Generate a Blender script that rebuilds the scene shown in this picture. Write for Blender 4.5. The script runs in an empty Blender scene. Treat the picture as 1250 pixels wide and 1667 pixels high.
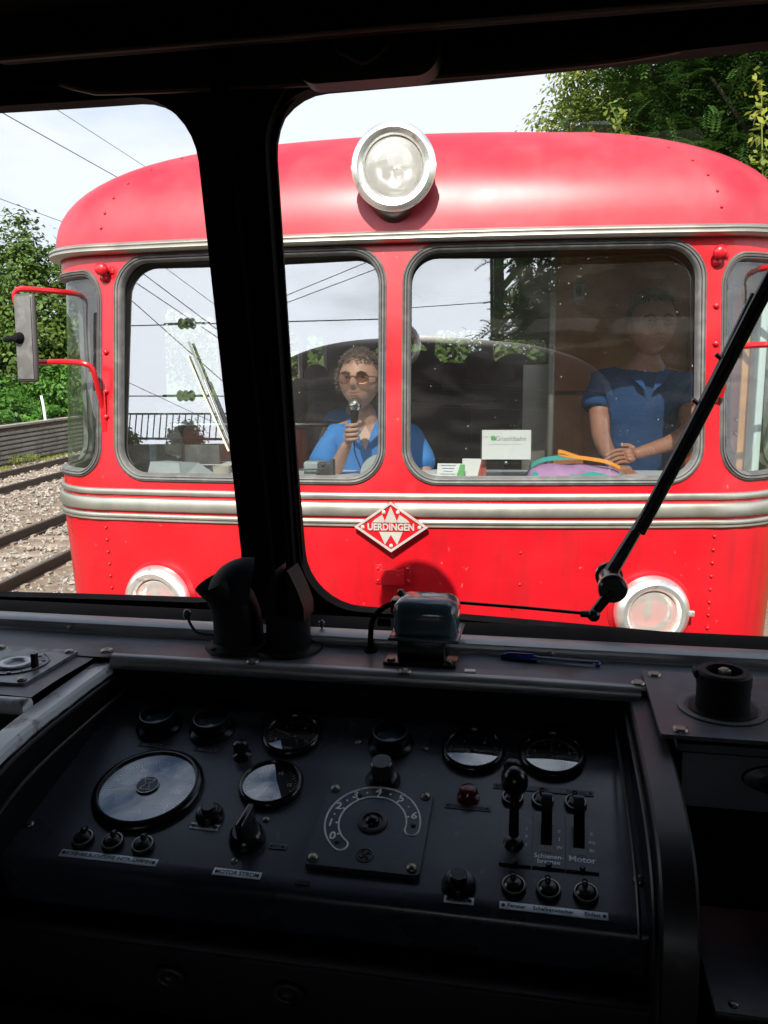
import bpy, bmesh, math, random
from math import sin, cos, pi, radians, sqrt, atan2
from mathutils import Vector, Matrix, Euler
from mathutils.geometry import delaunay_2d_cdt
import numpy as np
random.seed(7); rng = np.random.default_rng(7)
scn = bpy.context.scene
COL = scn.collection
EYE = 2.5                      # camera height above the rail heads; everything is laid out round the eye and lifted at the end

# ------------------------------------------------------------------ camera, sky, sun, exposure
YAW, PITCH, ROLL, FPX = .131, .172, .011, 1349.
cam = bpy.data.objects.new('camera', bpy.data.cameras.new('camera')); COL.objects.link(cam)
cam.data.sensor_fit = 'VERTICAL'; cam.data.sensor_height = 24.0; cam.data.lens = 24.0*FPX/1667.
cam.data.clip_start = .02; cam.data.clip_end = 2000
f0 = Vector((-sin(YAW)*cos(PITCH), cos(YAW)*cos(PITCH), -sin(PITCH)))
r0 = Vector((cos(YAW), sin(YAW), 0)); u0 = r0.cross(f0)
r2 = r0*cos(ROLL)-u0*sin(ROLL); u2 = u0*cos(ROLL)+r0*sin(ROLL)
cam.matrix_world = Matrix(((r2.x, u2.x, -f0.x, 0), (r2.y, u2.y, -f0.y, 0), (r2.z, u2.z, -f0.z, EYE), (0, 0, 0, 1)))
scn.camera = cam
SUN_EL, SUN_AZ = radians(42.5), radians(2.0)       # sun stands behind the camera, a little to its left
tosun = Vector((-sin(SUN_AZ)*cos(SUN_EL), -cos(SUN_AZ)*cos(SUN_EL), sin(SUN_EL)))
sl = bpy.data.lights.new('sun', 'SUN'); sl.energy = 4.8; sl.angle = radians(.5); sl.color = (1, .95, .87)
sun = bpy.data.objects.new('sun', sl); COL.objects.link(sun); sun.rotation_euler = tosun.to_track_quat('Z', 'Y').to_euler()
world = bpy.data.worlds.new('World'); scn.world = world; world.use_nodes = True
def world_nodes():
    nt = world.node_tree; N = nt.nodes; L = nt.links; N.clear()
    out = N.new('ShaderNodeOutputWorld'); bg = N.new('ShaderNodeBackground'); bg.inputs[1].default_value = .085
    sky = N.new('ShaderNodeTexSky'); sky.sky_type = 'NISHITA'; sky.sun_disc = False
    sky.sun_elevation = SUN_EL; sky.sun_rotation = pi+SUN_AZ; sky.air_density = 1.0; sky.dust_density = 1.6
    tc = N.new('ShaderNodeTexCoord'); mp = N.new('ShaderNodeMapping'); mp.inputs['Scale'].default_value = (1, 1, 2.6)
    L.new(tc.outputs['Generated'], mp.inputs[0])
    nz = N.new('ShaderNodeTexNoise'); nz.inputs['Scale'].default_value = 2.3; nz.inputs['Detail'].default_value = 8; nz.inputs['Roughness'].default_value = .55
    L.new(mp.outputs[0], nz.inputs[0])
    cr = N.new('ShaderNodeValToRGB'); cr.color_ramp.elements[0].position = .30; cr.color_ramp.elements[1].position = .62
    L.new(nz.outputs[0], cr.inputs[0])
    dt = N.new('ShaderNodeVectorMath'); dt.operation = 'DOT_PRODUCT'; dt.inputs[1].default_value = tosun
    L.new(tc.outputs['Generated'], dt.inputs[0])
    mr = N.new('ShaderNodeMapRange'); mr.inputs[1].default_value = -.2; mr.inputs[2].default_value = 1; mr.inputs[3].default_value = 7.0; mr.inputs[4].default_value = 24
    L.new(dt.outputs['Value'], mr.inputs[0])
    cl = N.new('ShaderNodeVectorMath'); cl.operation = 'SCALE'; cl.inputs[0].default_value = (.93, .985, 1.09); L.new(mr.outputs[0], cl.inputs['Scale'])
    mx = N.new('ShaderNodeMix'); mx.data_type = 'RGBA'
    L.new(sky.outputs[0], mx.inputs[6]); L.new(cl.outputs[0], mx.inputs[7])
    sp = N.new('ShaderNodeSeparateXYZ'); L.new(tc.outputs['Generated'], sp.inputs[0])
    el = N.new('ShaderNodeMapRange'); el.inputs[1].default_value = .28; el.inputs[2].default_value = .70; el.inputs[3].default_value = .75; el.inputs[4].default_value = -.55; L.new(sp.outputs['Z'], el.inputs[0])
    kf = N.new('ShaderNodeMapRange'); kf.inputs[1].default_value = -.9; kf.inputs[2].default_value = .1; kf.inputs[3].default_value = -.62; kf.inputs[4].default_value = 0; L.new(dt.outputs['Value'], kf.inputs[0])
    a2 = N.new('ShaderNodeMath'); a2.operation = 'ADD'; L.new(el.outputs[0], a2.inputs[0]); L.new(kf.outputs[0], a2.inputs[1])
    ad = N.new('ShaderNodeMath'); ad.operation = 'ADD'; ad.use_clamp = True; L.new(cr.outputs[0], ad.inputs[0]); L.new(a2.outputs[0], ad.inputs[1]); L.new(ad.outputs[0], mx.inputs[0])
    L.new(mx.outputs[2], bg.inputs[0]); L.new(bg.outputs[0], out.inputs[0])
world_nodes()
scn.view_settings.view_transform = 'Standard'; scn.view_settings.look = 'None'
scn.view_settings.exposure = 0.85; scn.view_settings.gamma = 1
scn.render.engine = 'CYCLES'
scn.cycles.max_bounces = 8; scn.cycles.transparent_max_bounces = 16

# ------------------------------------------------------------------ materials
def new_mat(name):
    m = bpy.data.materials.new(name); m.use_nodes = True
    return m, m.node_tree.nodes, m.node_tree.links, m.node_tree.nodes['Principled BSDF']
def paint(name, col, rough=.5, metal=0, var=.15, nscale=6., bump=0, bscale=80., col2=None, thr=(.55, .62), pscale=14., coat=0, spec=.5, rvar=.1, streak=None):
    m, N, L, b = new_mat(name)
    tc = N.new('ShaderNodeTexCoord')
    nz = N.new('ShaderNodeTexNoise'); nz.inputs['Scale'].default_value = nscale; nz.inputs['Detail'].default_value = 6
    L.new(tc.outputs['Object'], nz.inputs[0])
    mr = N.new('ShaderNodeMapRange'); mr.inputs[1].default_value = .3; mr.inputs[2].default_value = .7; mr.inputs[3].default_value = 1-var; mr.inputs[4].default_value = 1+var
    L.new(nz.outputs[0], mr.inputs[0])
    sc = N.new('ShaderNodeVectorMath'); sc.operation = 'SCALE'; sc.inputs[0].default_value = col; L.new(mr.outputs[0], sc.inputs['Scale'])
    last = sc.outputs[0]
    if col2:
        n2 = N.new('ShaderNodeTexNoise'); n2.inputs['Scale'].default_value = pscale; n2.inputs['Detail'].default_value = 8; L.new(tc.outputs['Object'], n2.inputs[0])
        m2 = N.new('ShaderNodeMapRange'); m2.inputs[1].default_value = thr[0]; m2.inputs[2].default_value = thr[1]; L.new(n2.outputs[0], m2.inputs[0])
        mx = N.new('ShaderNodeMix'); mx.data_type = 'RGBA'; L.new(m2.outputs[0], mx.inputs[0]); L.new(last, mx.inputs[6]); mx.inputs[7].default_value = (*col2, 1)
        last = mx.outputs[2]
    if streak:
        ms = N.new('ShaderNodeMapping'); ms.inputs['Scale'].default_value = (7, 7, .7); L.new(tc.outputs['Object'], ms.inputs[0])
        n5 = N.new('ShaderNodeTexNoise'); n5.inputs['Scale'].default_value = 3; n5.inputs['Detail'].default_value = 7; L.new(ms.outputs[0], n5.inputs[0])
        m5 = N.new('ShaderNodeMapRange'); m5.inputs[1].default_value = .48; m5.inputs[2].default_value = .8; m5.inputs[4].default_value = streak[3]; L.new(n5.outputs[0], m5.inputs[0])
        x5 = N.new('ShaderNodeMix'); x5.data_type = 'RGBA'; L.new(m5.outputs[0], x5.inputs[0]); L.new(last, x5.inputs[6]); x5.inputs[7].default_value = (*streak[:3], 1); last = x5.outputs[2]
    L.new(last, b.inputs['Base Color'])
    r = N.new('ShaderNodeMapRange'); r.inputs[1].default_value = .3; r.inputs[2].default_value = .7; r.inputs[3].default_value = max(0, rough-rvar*rough); r.inputs[4].default_value = min(1, rough+rvar*rough)
    L.new(nz.outputs[0], r.inputs[0]); L.new(r.outputs[0], b.inputs['Roughness'])
    b.inputs['Metallic'].default_value = metal; b.inputs['Coat Weight'].default_value = coat; b.inputs['Specular IOR Level'].default_value = spec
    if bump:
        n3 = N.new('ShaderNodeTexNoise'); n3.inputs['Scale'].default_value = bscale; n3.inputs['Detail'].default_value = 4; L.new(tc.outputs['Object'], n3.inputs[0])
        bp = N.new('ShaderNodeBump'); bp.inputs['Strength'].default_value = bump; bp.inputs['Distance'].default_value = .01; L.new(n3.outputs[0], bp.inputs['Height']); L.new(bp.outputs[0], b.inputs['Normal'])
    return m
def glass(name, f0=.08, tint=(1, 1, 1), dust_glare=0., specks=0.):
    m, N, L, b = new_mat(name); N.remove(b); out = N['Material Output']
    lw = N.new('ShaderNodeLayerWeight'); lw.inputs[0].default_value = .5
    pw = N.new('ShaderNodeMath'); pw.operation = 'POWER'; pw.inputs[1].default_value = 5; L.new(lw.outputs['Facing'], pw.inputs[0])
    mu = N.new('ShaderNodeMath'); mu.operation = 'MULTIPLY_ADD'; mu.inputs[1].default_value = 1-f0; mu.inputs[2].default_value = f0; mu.use_clamp = True; L.new(pw.outputs[0], mu.inputs[0])
    tr = N.new('ShaderNodeBsdfTransparent'); tr.inputs[0].default_value = (*tint, 1)
    gl = N.new('ShaderNodeBsdfGlossy'); gl.inputs['Roughness'].default_value = 0
    mx = N.new('ShaderNodeMixShader'); L.new(mu.outputs[0], mx.inputs[0]); L.new(tr.outputs[0], mx.inputs[1]); L.new(gl.outputs[0], mx.inputs[2])
    last = mx.outputs[0]
    if dust_glare or specks:
        tc = N.new('ShaderNodeTexCoord')
        n1 = N.new('ShaderNodeTexNoise'); n1.inputs['Scale'].default_value = 3.; n1.inputs['Detail'].default_value = 6; L.new(tc.outputs['Object'], n1.inputs[0])
        m1 = N.new('ShaderNodeMapRange'); m1.inputs[1].default_value = .35; m1.inputs[2].default_value = .75; m1.inputs[3].default_value = dust_glare*(.3 if dust_glare < .2 else .85); m1.inputs[4].default_value = dust_glare; L.new(n1.outputs[0], m1.inputs[0])  # low values are patchy dust, high ones an even white for lamp lenses
        fac = m1.outputs[0]
        if specks:
            mpp = N.new('ShaderNodeMapping'); mpp.inputs['Scale'].default_value = (1, 1, .8); mpp.inputs['Rotation'].default_value = (0, .5, 0); L.new(tc.outputs['Object'], mpp.inputs[0])
            nn = N.new('ShaderNodeTexNoise'); nn.inputs['Scale'].default_value = 60; nn.inputs['Detail'].default_value = 2; L.new(mpp.outputs[0], nn.inputs[0])
            ad = N.new('ShaderNodeVectorMath'); ad.operation = 'MULTIPLY_ADD'; ad.inputs[1].default_value = (.012, .012, .012); L.new(nn.outputs['Color'], ad.inputs[0]); L.new(mpp.outputs[0], ad.inputs[2])
            vo = N.new('ShaderNodeTexVoronoi'); vo.inputs['Scale'].default_value = 75; L.new(ad.outputs[0], vo.inputs[0])
            sz = N.new('ShaderNodeMath'); sz.operation = 'POWER'; sz.inputs[1].default_value = 6; L.new(vo.outputs['Color'], sz.inputs[0])
            th = N.new('ShaderNodeMath'); th.operation = 'MULTIPLY'; th.inputs[1].default_value = .24; L.new(sz.outputs[0], th.inputs[0])
            lt = N.new('ShaderNodeMath'); lt.operation = 'LESS_THAN'; L.new(vo.outputs['Distance'], lt.inputs[0]); L.new(th.outputs[0], lt.inputs[1])
            ms = N.new('ShaderNodeMath'); ms.operation = 'MULTIPLY_ADD'; ms.inputs[1].default_value = specks; L.new(lt.outputs[0], ms.inputs[0]); L.new(fac, ms.inputs[2]); ms.use_clamp = True
            fac = ms.outputs[0]
        ms_ = N.new('ShaderNodeMapping'); ms_.inputs['Scale'].default_value = (1.2, 1.2, 3.5); ms_.inputs['Rotation'].default_value = (0, .7, 0); L.new(tc.outputs['Object'], ms_.inputs[0])
        n4 = N.new('ShaderNodeTexNoise'); n4.inputs['Scale'].default_value = 3; n4.inputs['Detail'].default_value = 5; n4.inputs['Distortion'].default_value = 1.2; L.new(ms_.outputs[0], n4.inputs[0])
        m4 = N.new('ShaderNodeMapRange'); m4.inputs[1].default_value = .5; m4.inputs[2].default_value = .8; m4.inputs[3].default_value = 0; m4.inputs[4].default_value = min(dust_glare, .06)*1.2; L.new(n4.outputs[0], m4.inputs[0])
        a4 = N.new('ShaderNodeMath'); a4.operation = 'ADD'; L.new(fac, a4.inputs[0]); L.new(m4.outputs[0], a4.inputs[1]); fac = a4.outputs[0]
        df = N.new('ShaderNodeBsdfDiffuse'); df.inputs[0].default_value = (.7, .68, .63, 1)
        m2 = N.new('ShaderNodeMixShader'); L.new(fac, m2.inputs[0]); L.new(last, m2.inputs[1]); L.new(df.outputs[0], m2.inputs[2]); last = m2.outputs[0]
    L.new(last, out.inputs['Surface'])
    return m
def leafmat(name, c1, c2, trans=.35):
    m, N, L, b = new_mat(name); out = N['Material Output']
    tc = N.new('ShaderNodeTexCoord'); nz = N.new('ShaderNodeTexNoise'); nz.inputs['Scale'].default_value = 1.3; nz.inputs['Detail'].default_value = 9; nz.inputs['Roughness'].default_value = .75
    L.new(tc.outputs['Object'], nz.inputs[0])
    cr = N.new('ShaderNodeValToRGB'); cr.color_ramp.elements[0].position = .36; cr.color_ramp.elements[1].position = .66
    cr.color_ramp.elements[0].color = (*c1, 1); cr.color_ramp.elements[1].color = (*c2, 1); L.new(nz.outputs[0], cr.inputs[0])
    L.new(cr.outputs[0], b.inputs['Base Color']); b.inputs['Roughness'].default_value = .5; b.inputs['Specular IOR Level'].default_value = .3
    t = N.new('ShaderNodeBsdfTranslucent'); L.new(cr.outputs[0], t.inputs[0])
    mx = N.new('ShaderNodeMixShader'); mx.inputs[0].default_value = trans; L.new(b.outputs[0], mx.inputs[1]); L.new(t.outputs[0], mx.inputs[2]); L.new(mx.outputs[0], out.inputs['Surface'])
    return m
M = {}
M['red'] = paint('red_paint', (.47, .0055, .012), .33, var=.12, nscale=2.5, bump=.02, bscale=7, col2=(.50, .07, .06), thr=(.70, .73), pscale=34, coat=.12, spec=.45, rvar=.35, streak=(.25, .010, .012, .55))
M['redroof'] = paint('faded_red_roof_paint', (.37, .012, .026), .44, var=.22, nscale=2.0, bump=.006, bscale=7, col2=(.42, .05, .06), thr=(.40, .95), pscale=6, spec=.6, rvar=.2, streak=(.26, .012, .02, .35))
M['alu'] = paint('weathered_aluminium', (.36, .345, .30), .38, metal=.75, var=.12, nscale=9, col2=(.34, .30, .25), thr=(.60, .75), pscale=26)
M['chrome'] = paint('chrome', (.80, .79, .76), .12, metal=1, var=.06, col2=(.45, .38, .28), thr=(.62, .72), pscale=30)
M['rubber'] = paint('grey_window_rubber', (.085, .082, .078), .55, var=.2, nscale=12, col2=(.14, .135, .125), thr=(.5, .7), pscale=20)
M['darkrub'] = paint('black_rubber', (.008, .008, .008), .9, var=.2, spec=.08)
M['blk'] = paint('black_lacquer', (.005, .005, .006), .5, var=.2, nscale=10, spec=.2)
M['panel'] = paint('worn_black_panel_paint', (.042, .048, .064), .29, var=.3, nscale=7, bump=.012, bscale=70, col2=(.10, .085, .075), thr=(.67, .70), pscale=45, rvar=.35)  # black paint lifted to blue-grey, sky sheen put into the colour; flecks are wear
M['bak'] = paint('bakelite', (.008, .008, .008), .22, var=.1)
M['cabdark'] = paint('dark_cab_lining', (.005, .004, .0035), .8, var=.2, spec=.1)
M['pillar'] = paint('black_pillar_paint', (.005, .005, .005), .75, var=.3, nscale=14, spec=.1)
M['ledge'] = paint('grey_ledge_paint', (.11, .118, .14), .46, var=.12, nscale=5, bump=.01, bscale=90, col2=(.052, .048, .046), thr=(.52, .66), pscale=9, rvar=.3)
M['ledgetrim'] = paint('brushed_sill_metal', (.34, .34, .335), .36, metal=.5, var=.15, nscale=20)
M['wornrim'] = paint('worn_white_rim_paint', (.78, .81, .84), .34, var=.08, nscale=6, col2=(.17, .13, .12), thr=(.56, .59), pscale=9)
M['darkrim'] = paint('worn_dark_rim_paint', (.030, .028, .030), .38, var=.25, nscale=9, col2=(.10, .08, .065), thr=(.66, .72), pscale=16)
M['wood'] = paint('brown_wood', (.022, .009, .005), .55, var=.25, nscale=10)
M['woodlight'] = paint('varnished_oak', (.36, .16, .05), .35, var=.2, nscale=8)
M['woodpanel'] = paint('brown_wood_panelling', (.42, .16, .045), .38, var=.25, nscale=7)
M['brass'] = paint('worn_screw_metal', (.32, .29, .24), .38, metal=.9, var=.3)
M['label'] = paint('engraved_label_metal', (.66, .70, .74), .42, metal=.3, var=.2, nscale=60)
M['ink'] = paint('label_ink', (.02, .02, .025), .6)
M['whiteink'] = paint('white_dial_paint', (.85, .87, .9), .5, var=.1)
M['dial'] = paint('dial_face', (.012, .012, .015), .5)
M['dialblue'] = paint('speed_dial_face', (.17, .23, .30), .45, var=.05)  # pale blue puts the sky veil reflected in the glass into the dial
M['yellow'] = paint('needle_yellow', (.55, .40, .12), .5)
M['reddial'] = paint('dial_red', (.45, .05, .03), .5)
M['redlens'] = paint('red_lens', (.10, .004, .006), .12)
M['greybox'] = paint('pale_grey_sheet_metal', (.42, .47, .47), .45, var=.06)
M['hammer'] = paint('blue_grey_enamel', (.05, .08, .10), .14, var=.3, bump=.05, bscale=60, coat=.3)
M['gasket'] = paint('cream', (.55, .5, .4), .6)
M['glassown'] = glass('windscreen_glass', .03, (.97, .985, .975), dust_glare=.012)
M['glassL'] = glass('sunlit_window_glass', .33, (.80, .83, .82), dust_glare=.02, specks=.35)
M['glassR'] = glass('dusty_window_glass', .30, (.80, .83, .82), dust_glare=.014, specks=.38)
M['glasscorner'] = glass('corner_window_glass', .08, (.80, .86, .83), dust_glare=.03, specks=.25)
M['glassdial'] = glass('instrument_glass', .27, (.95, .95, .95))
M['clear'] = glass('clear_plastic', .06, (.95, .96, .96), dust_glare=.05)
M['lens'] = glass('lamp_lens_glass', .14, (.95, .95, .93), dust_glare=.36)  # even white puts the bright reflection on the lens into its colour
M['paper'] = paint('white_paper', (.78, .78, .76), .7, var=.04)
M['green'] = paint('print_green', (.12, .42, .12), .6)
M['purple'] = paint('mauve_cloth', (.52, .28, .52), .8, var=.12, nscale=20, bump=.2, bscale=40)
M['teal'] = paint('teal_cloth', (.05, .38, .34), .8, var=.12)
M['orange'] = paint('orange_strap', (.85, .32, .03), .7, var=.1)
M['shirt'] = paint('blue_polo_cloth', (.045, .23, .60), .85, var=.12, nscale=12, bump=.7, bscale=9)
M['shirt2'] = paint('navy_polo_cloth', (.013, .055, .155), .85, var=.12, nscale=12, bump=.25, bscale=22)  # polo blue darkened to put the standing man's shade into the cloth
M['shirtd'] = paint('deep_blue_polo_cloth', (.022, .08, .24), .85, var=.12, nscale=12, bump=.25, bscale=22)  # shade-darkened blue for the standing man's collar, shared with leaflet print
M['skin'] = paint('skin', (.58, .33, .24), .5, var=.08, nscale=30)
M['skin2'] = paint('tanned_skin', (.38, .17, .11), .5, var=.08, nscale=30)  # skin colour darkened to carry the shade on the standing man
M['hairg'] = paint('greying_brown_hair', (.16, .125, .10), .7, var=.5, nscale=60, bump=.6, bscale=120)
M['haird'] = paint('dark_brown_hair', (.03, .018, .012), .6, var=.4, nscale=60, bump=.6, bscale=120)
M['lips'] = paint('lips', (.36, .17, .13), .5)
M['eyewhite'] = paint('eye_white', (.20, .13, .10), .4)
M['trousers'] = paint('dark_trousers', (.02, .022, .03), .8)
M['tint'] = glass('tinted_spectacle_glass', .06, (.62, .45, .36))
M['specs'] = paint('bronze_spectacle_frame', (.25, .12, .06), .3, metal=.6)
M['seat'] = paint('dark_seat_cloth', (.035, .030, .032), .8, var=.3, nscale=12)
M['seatred'] = paint('orange_red_leatherette', (.40, .05, .015), .5, var=.2)
M['liner'] = paint('brown_cab_lining', (.075, .065, .055), .6, var=.1)
M['floor'] = paint('grey_lino', (.06, .055, .05), .6)
M['rail'] = paint('rusty_rail_steel', (.07, .045, .033), .6, var=.3, nscale=8)
M['railtop'] = paint('polished_rail_head', (.16, .14, .13), .32, metal=.5, var=.2)
M['sleeper'] = paint('weathered_sleeper', (.23, .18, .14), .9, var=.25, nscale=6, bump=.3, bscale=20)
M['gravel'] = paint('ballast_ground', (.17, .125, .09), .95, var=.35, nscale=9, bump=1., bscale=22)
M['stone'] = paint('ballast_stone', (.25, .22, .185), .9, var=.65, nscale=13)
M['grass'] = paint('rough_grass_ground', (.06, .10, .02), .95, var=.4, nscale=.7, bump=.6, bscale=6)
M['concrete'] = paint('weathered_concrete', (.30, .275, .235), .9, var=.25, nscale=1.5, col2=(.15, .14, .11), thr=(.5, .7), pscale=3, bump=.2)
M['whitepost'] = paint('white_post_paint', (.75, .76, .78), .6)
M['wire'] = paint('overhead_wire_copper', (.04, .042, .045), .6)
M['maststeel'] = paint('grey_green_mast_steel', (.035, .042, .038), .6, var=.2)
M['insul'] = paint('brown_insulator_glaze', (.035, .015, .012), .2)
M['bark'] = paint('tree_bark', (.022, .018, .013), .9, var=.3, nscale=6, bump=.5, bscale=20)
M['leafdark'] = leafmat('dark_locust_leaves', (.011, .034, .008), (.062, .135, .022), .40)
M['leaf'] = leafmat('sunlit_leaves', (.018, .050, .007), (.13, .20, .03), .35)
M['leafyel'] = leafmat('yellow_green_leaves', (.10, .16, .02), (.26, .28, .04), .4)
M['ivy'] = leafmat('ivy_leaves', (.018, .07, .01), (.09, .22, .02), .25)

M['bluepen'] = paint('blue_pen_plastic', (.01, .03, .22), .25)
M['redinner'] = paint('brown_red_cab_paint', (.30, .045, .022), .4, var=.2)
M['redin'] = M['redinner']
M['darkrub2'] = paint('dark_grey_plastic', (.06, .055, .052), .45)
M['ownpaint'] = paint('dark_maroon_paint', (.016, .004, .004), .5, var=.2, spec=.25)  # maroon pushed near black so the shaded own front mirrors dark
M['matblk'] = paint('matt_black_plastic', (.008, .008, .009), .6, spec=.2)
M['dashwhite'] = paint('pale_dash_paint', (.60, .63, .66), .5, var=.08)
M['rimchrome'] = paint('dull_chrome_rim', (.88, .87, .84), .30, metal=.85, var=.05, col2=(.5, .45, .38), thr=(.60, .72), pscale=26)
M['visor'] = paint('dark_brown_visor', (.032, .022, .019), .45, spec=.35)
M['edgetrim'] = paint('worn_brown_edge', (.20, .12, .08), .35, spec=.5)  # brown stands in for thin highlights along the dark overhead edges
M['cabgloss'] = paint('dark_box_lacquer', (.004, .004, .004), .7, spec=.08)
M['wornplate'] = paint('worn_blue_grey_plate', (.20, .22, .25), .4, metal=.3, col2=(.09, .09, .10), thr=(.5, .62), pscale=40, bump=.05)
M['reflector'] = paint('silvered_reflector', (.85, .84, .80), .16, metal=1, var=.05)
M['lamphouse'] = paint('dark_lamp_housing_paint', (.10, .012, .012), .3, var=.3, col2=(.02, .015, .015), thr=(.45, .6), pscale=10)
# ------------------------------------------------------------------ mesh helpers
class G:
    """collects shapes and links them as one mesh object"""
    def __init__(s): s.v = []; s.f = []; s.M = Matrix.Identity(4)
    def add(s, vs, fs, M_=None):
        n = len(s.v); m = s.M @ M_ if M_ is not None else s.M
        s.v += [m @ Vector(p) for p in vs]; s.f += [tuple(i+n for i in f) for f in fs]; return s
    def box(s, c, d, M_=None, bev=0.0):
        x, y, z = d[0]/2, d[1]/2, d[2]/2
        if bev <= 0:
            vs = [(c[0]+a*x, c[1]+b*y, c[2]+e*z) for a in (-1, 1) for b in (-1, 1) for e in (-1, 1)]
            return s.add(vs, [(0, 1, 3, 2), (4, 6, 7, 5), (0, 4, 5, 1), (2, 3, 7, 6), (0, 2, 6, 4), (1, 5, 7, 3)], M_)
        bm = bmesh.new(); bmesh.ops.create_cube(bm, size=1)
        for v in bm.verts: v.co = Vector((v.co.x*d[0]+c[0], v.co.y*d[1]+c[1], v.co.z*d[2]+c[2]))
        bmesh.ops.bevel(bm, geom=list(bm.edges), offset=bev, segments=3, profile=.5, affect='EDGES')
        return s.bm(bm, M_)
    def bm(s, bm, M_=None):
        bm.verts.index_update()
        s.add([v.co.copy() for v in bm.verts], [tuple(v.index for v in f.verts) for f in bm.faces], M_); bm.free(); return s
    def lathe(s, prof, M_=None, seg=32, a0=0, a1=2*pi):
        full = abs(a1-a0-2*pi) < 1e-6; k = seg if full else seg+1
        vs = []; fs = []
        for (r, z) in prof:
            for i in range(k):
                a = a0+(a1-a0)*i/seg; vs.append((r*cos(a), r*sin(a), z))
        for j in range(len(prof)-1):
            for i in range(seg):
                i2 = (i+1) % k if full else i+1
                fs.append((j*k+i, j*k+i2, (j+1)*k+i2, (j+1)*k+i))
        return s.add(vs, fs, M_)
    def tube(s, pts, r, seg=10, closed=False, cap=True):
        pts = [Vector(p) for p in pts]; n = len(pts); R = r if hasattr(r, '__len__') else [r]*n
        vs = []; fs = []; up = None
        for i, p in enumerate(pts):
            if closed: t = pts[(i+1) % n]-pts[i-1]
            else: t = pts[min(i+1, n-1)]-pts[max(i-1, 0)]
            if t.length < 1e-9: t = Vector((0, 0, 1))
            t.normalize()
            if up is None: up = t.orthogonal().normalized()
            up = (up-t*up.dot(t)); up = up.normalized() if up.length > 1e-6 else t.orthogonal().normalized()
            b = t.cross(up)
            for k in range(seg):
                a = 2*pi*k/seg; vs.append(p+(up*cos(a)+b*sin(a))*R[i])
        for i in range(n if closed else n-1):
            for k in range(seg):
                fs.append((i*seg+k, i*seg+(k+1) % seg, ((i+1) % n)*seg+(k+1) % seg, ((i+1) % n)*seg+k))
        if cap and not closed: fs.append(tuple(range(seg))[::-1]); fs.append(tuple(range((n-1)*seg, n*seg)))
        return s.add(vs, fs)
    def ball(s, c, r, seg=16, M_=None):
        r = r if hasattr(r, '__len__') else (r, r, r); vs = [(c[0], c[1], c[2]-r[2])]; fs = []; rings = seg//2
        for j in range(1, rings):
            a = -pi/2+pi*j/rings
            for i in range(seg):
                b = 2*pi*i/seg; vs.append((c[0]+r[0]*cos(a)*cos(b), c[1]+r[1]*cos(a)*sin(b), c[2]+r[2]*sin(a)))
        vs.append((c[0], c[1], c[2]+r[2])); T = len(vs)-1
        for i in range(seg):
            fs.append((0, 1+(i+1) % seg, 1+i)); fs.append((T, T-seg+i, T-seg+(i+1) % seg))
            for j in range(rings-2):
                fs.append((1+j*seg+i, 1+j*seg+(i+1) % seg, 1+(j+1)*seg+(i+1) % seg, 1+(j+1)*seg+i))
        return s.add(vs, fs, M_)
    def prism(s, poly, h0, h1, M_=None):
        """polygon in local xy, extruded from z=h0 to h1"""
        n = len(poly); vs = [(p[0], p[1], h0) for p in poly]+[(p[0], p[1], h1) for p in poly]
        fs = [tuple(range(n))[::-1], tuple(range(n, 2*n))]+[(i, (i+1) % n, n+(i+1) % n, n+i) for i in range(n)]
        return s.add(vs, fs, M_)
    def text(s, txt, size, M_=None, h=.0004, align='CENTER', spacing=1., bold=0):
        cu = bpy.data.curves.new('t', 'FONT'); cu.body = txt; cu.size = size; cu.extrude = h; cu.align_x = align; cu.align_y = 'CENTER'; cu.space_character = spacing; cu.resolution_u = 3; cu.offset = bold*size
        o = bpy.data.objects.new('t', cu); COL.objects.link(o)
        me = bpy.data.meshes.new_from_object(o.evaluated_get(bpy.context.evaluated_depsgraph_get()))
        s.add([v.co.copy() for v in me.vertices], [tuple(p.vertices) for p in me.polygons], M_)
        bpy.data.objects.remove(o); bpy.data.curves.remove(cu); bpy.data.meshes.remove(me); return s
    def obj(s, name, mat, parent=None, smooth=True, angle=35):
        me = bpy.data.meshes.new(name); me.from_pydata([tuple(p) for p in s.v], [], s.f); me.update()
        bm = bmesh.new(); bm.from_mesh(me); bmesh.ops.recalc_face_normals(bm, faces=bm.faces); bm.to_mesh(me); bm.free()
        if mat: me.materials.append(mat)
        if smooth:
            me.polygons.foreach_set('use_smooth', [True]*len(me.polygons))
            try: me.set_sharp_from_angle(angle=radians(angle))
            except Exception: pass
        o = bpy.data.objects.new(name, me); COL.objects.link(o)
        if parent: o.parent = parent
        return o
def T(x, y, z): return Matrix.Translation((x, y, z))
def RX(a): return Matrix.Rotation(a, 4, 'X')
def RY(a): return Matrix.Rotation(a, 4, 'Y')
def RZ(a): return Matrix.Rotation(a, 4, 'Z')
def tag(o, label=None, cat=None, group=None, kind=None):
    if label: o['label'] = label
    if cat: o['category'] = cat
    if group: o['group'] = group
    if kind: o['kind'] = kind
    return o
def empty(name, loc=(0, 0, 0), rz=0, label=None, cat=None, group=None):
    o = bpy.data.objects.new(name, None); COL.objects.link(o); o.location = loc; o.rotation_euler = (0, 0, rz); o.empty_display_size = .2
    return tag(o, label, cat, group)
def kids(o): return [c for c in bpy.data.objects if c.parent == o]
def copy_tree(o, parent=None):
    c = o.copy(); COL.objects.link(c)
    if parent: c.parent = parent
    for ch in kids(o): copy_tree(ch, c)
    return c
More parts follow.
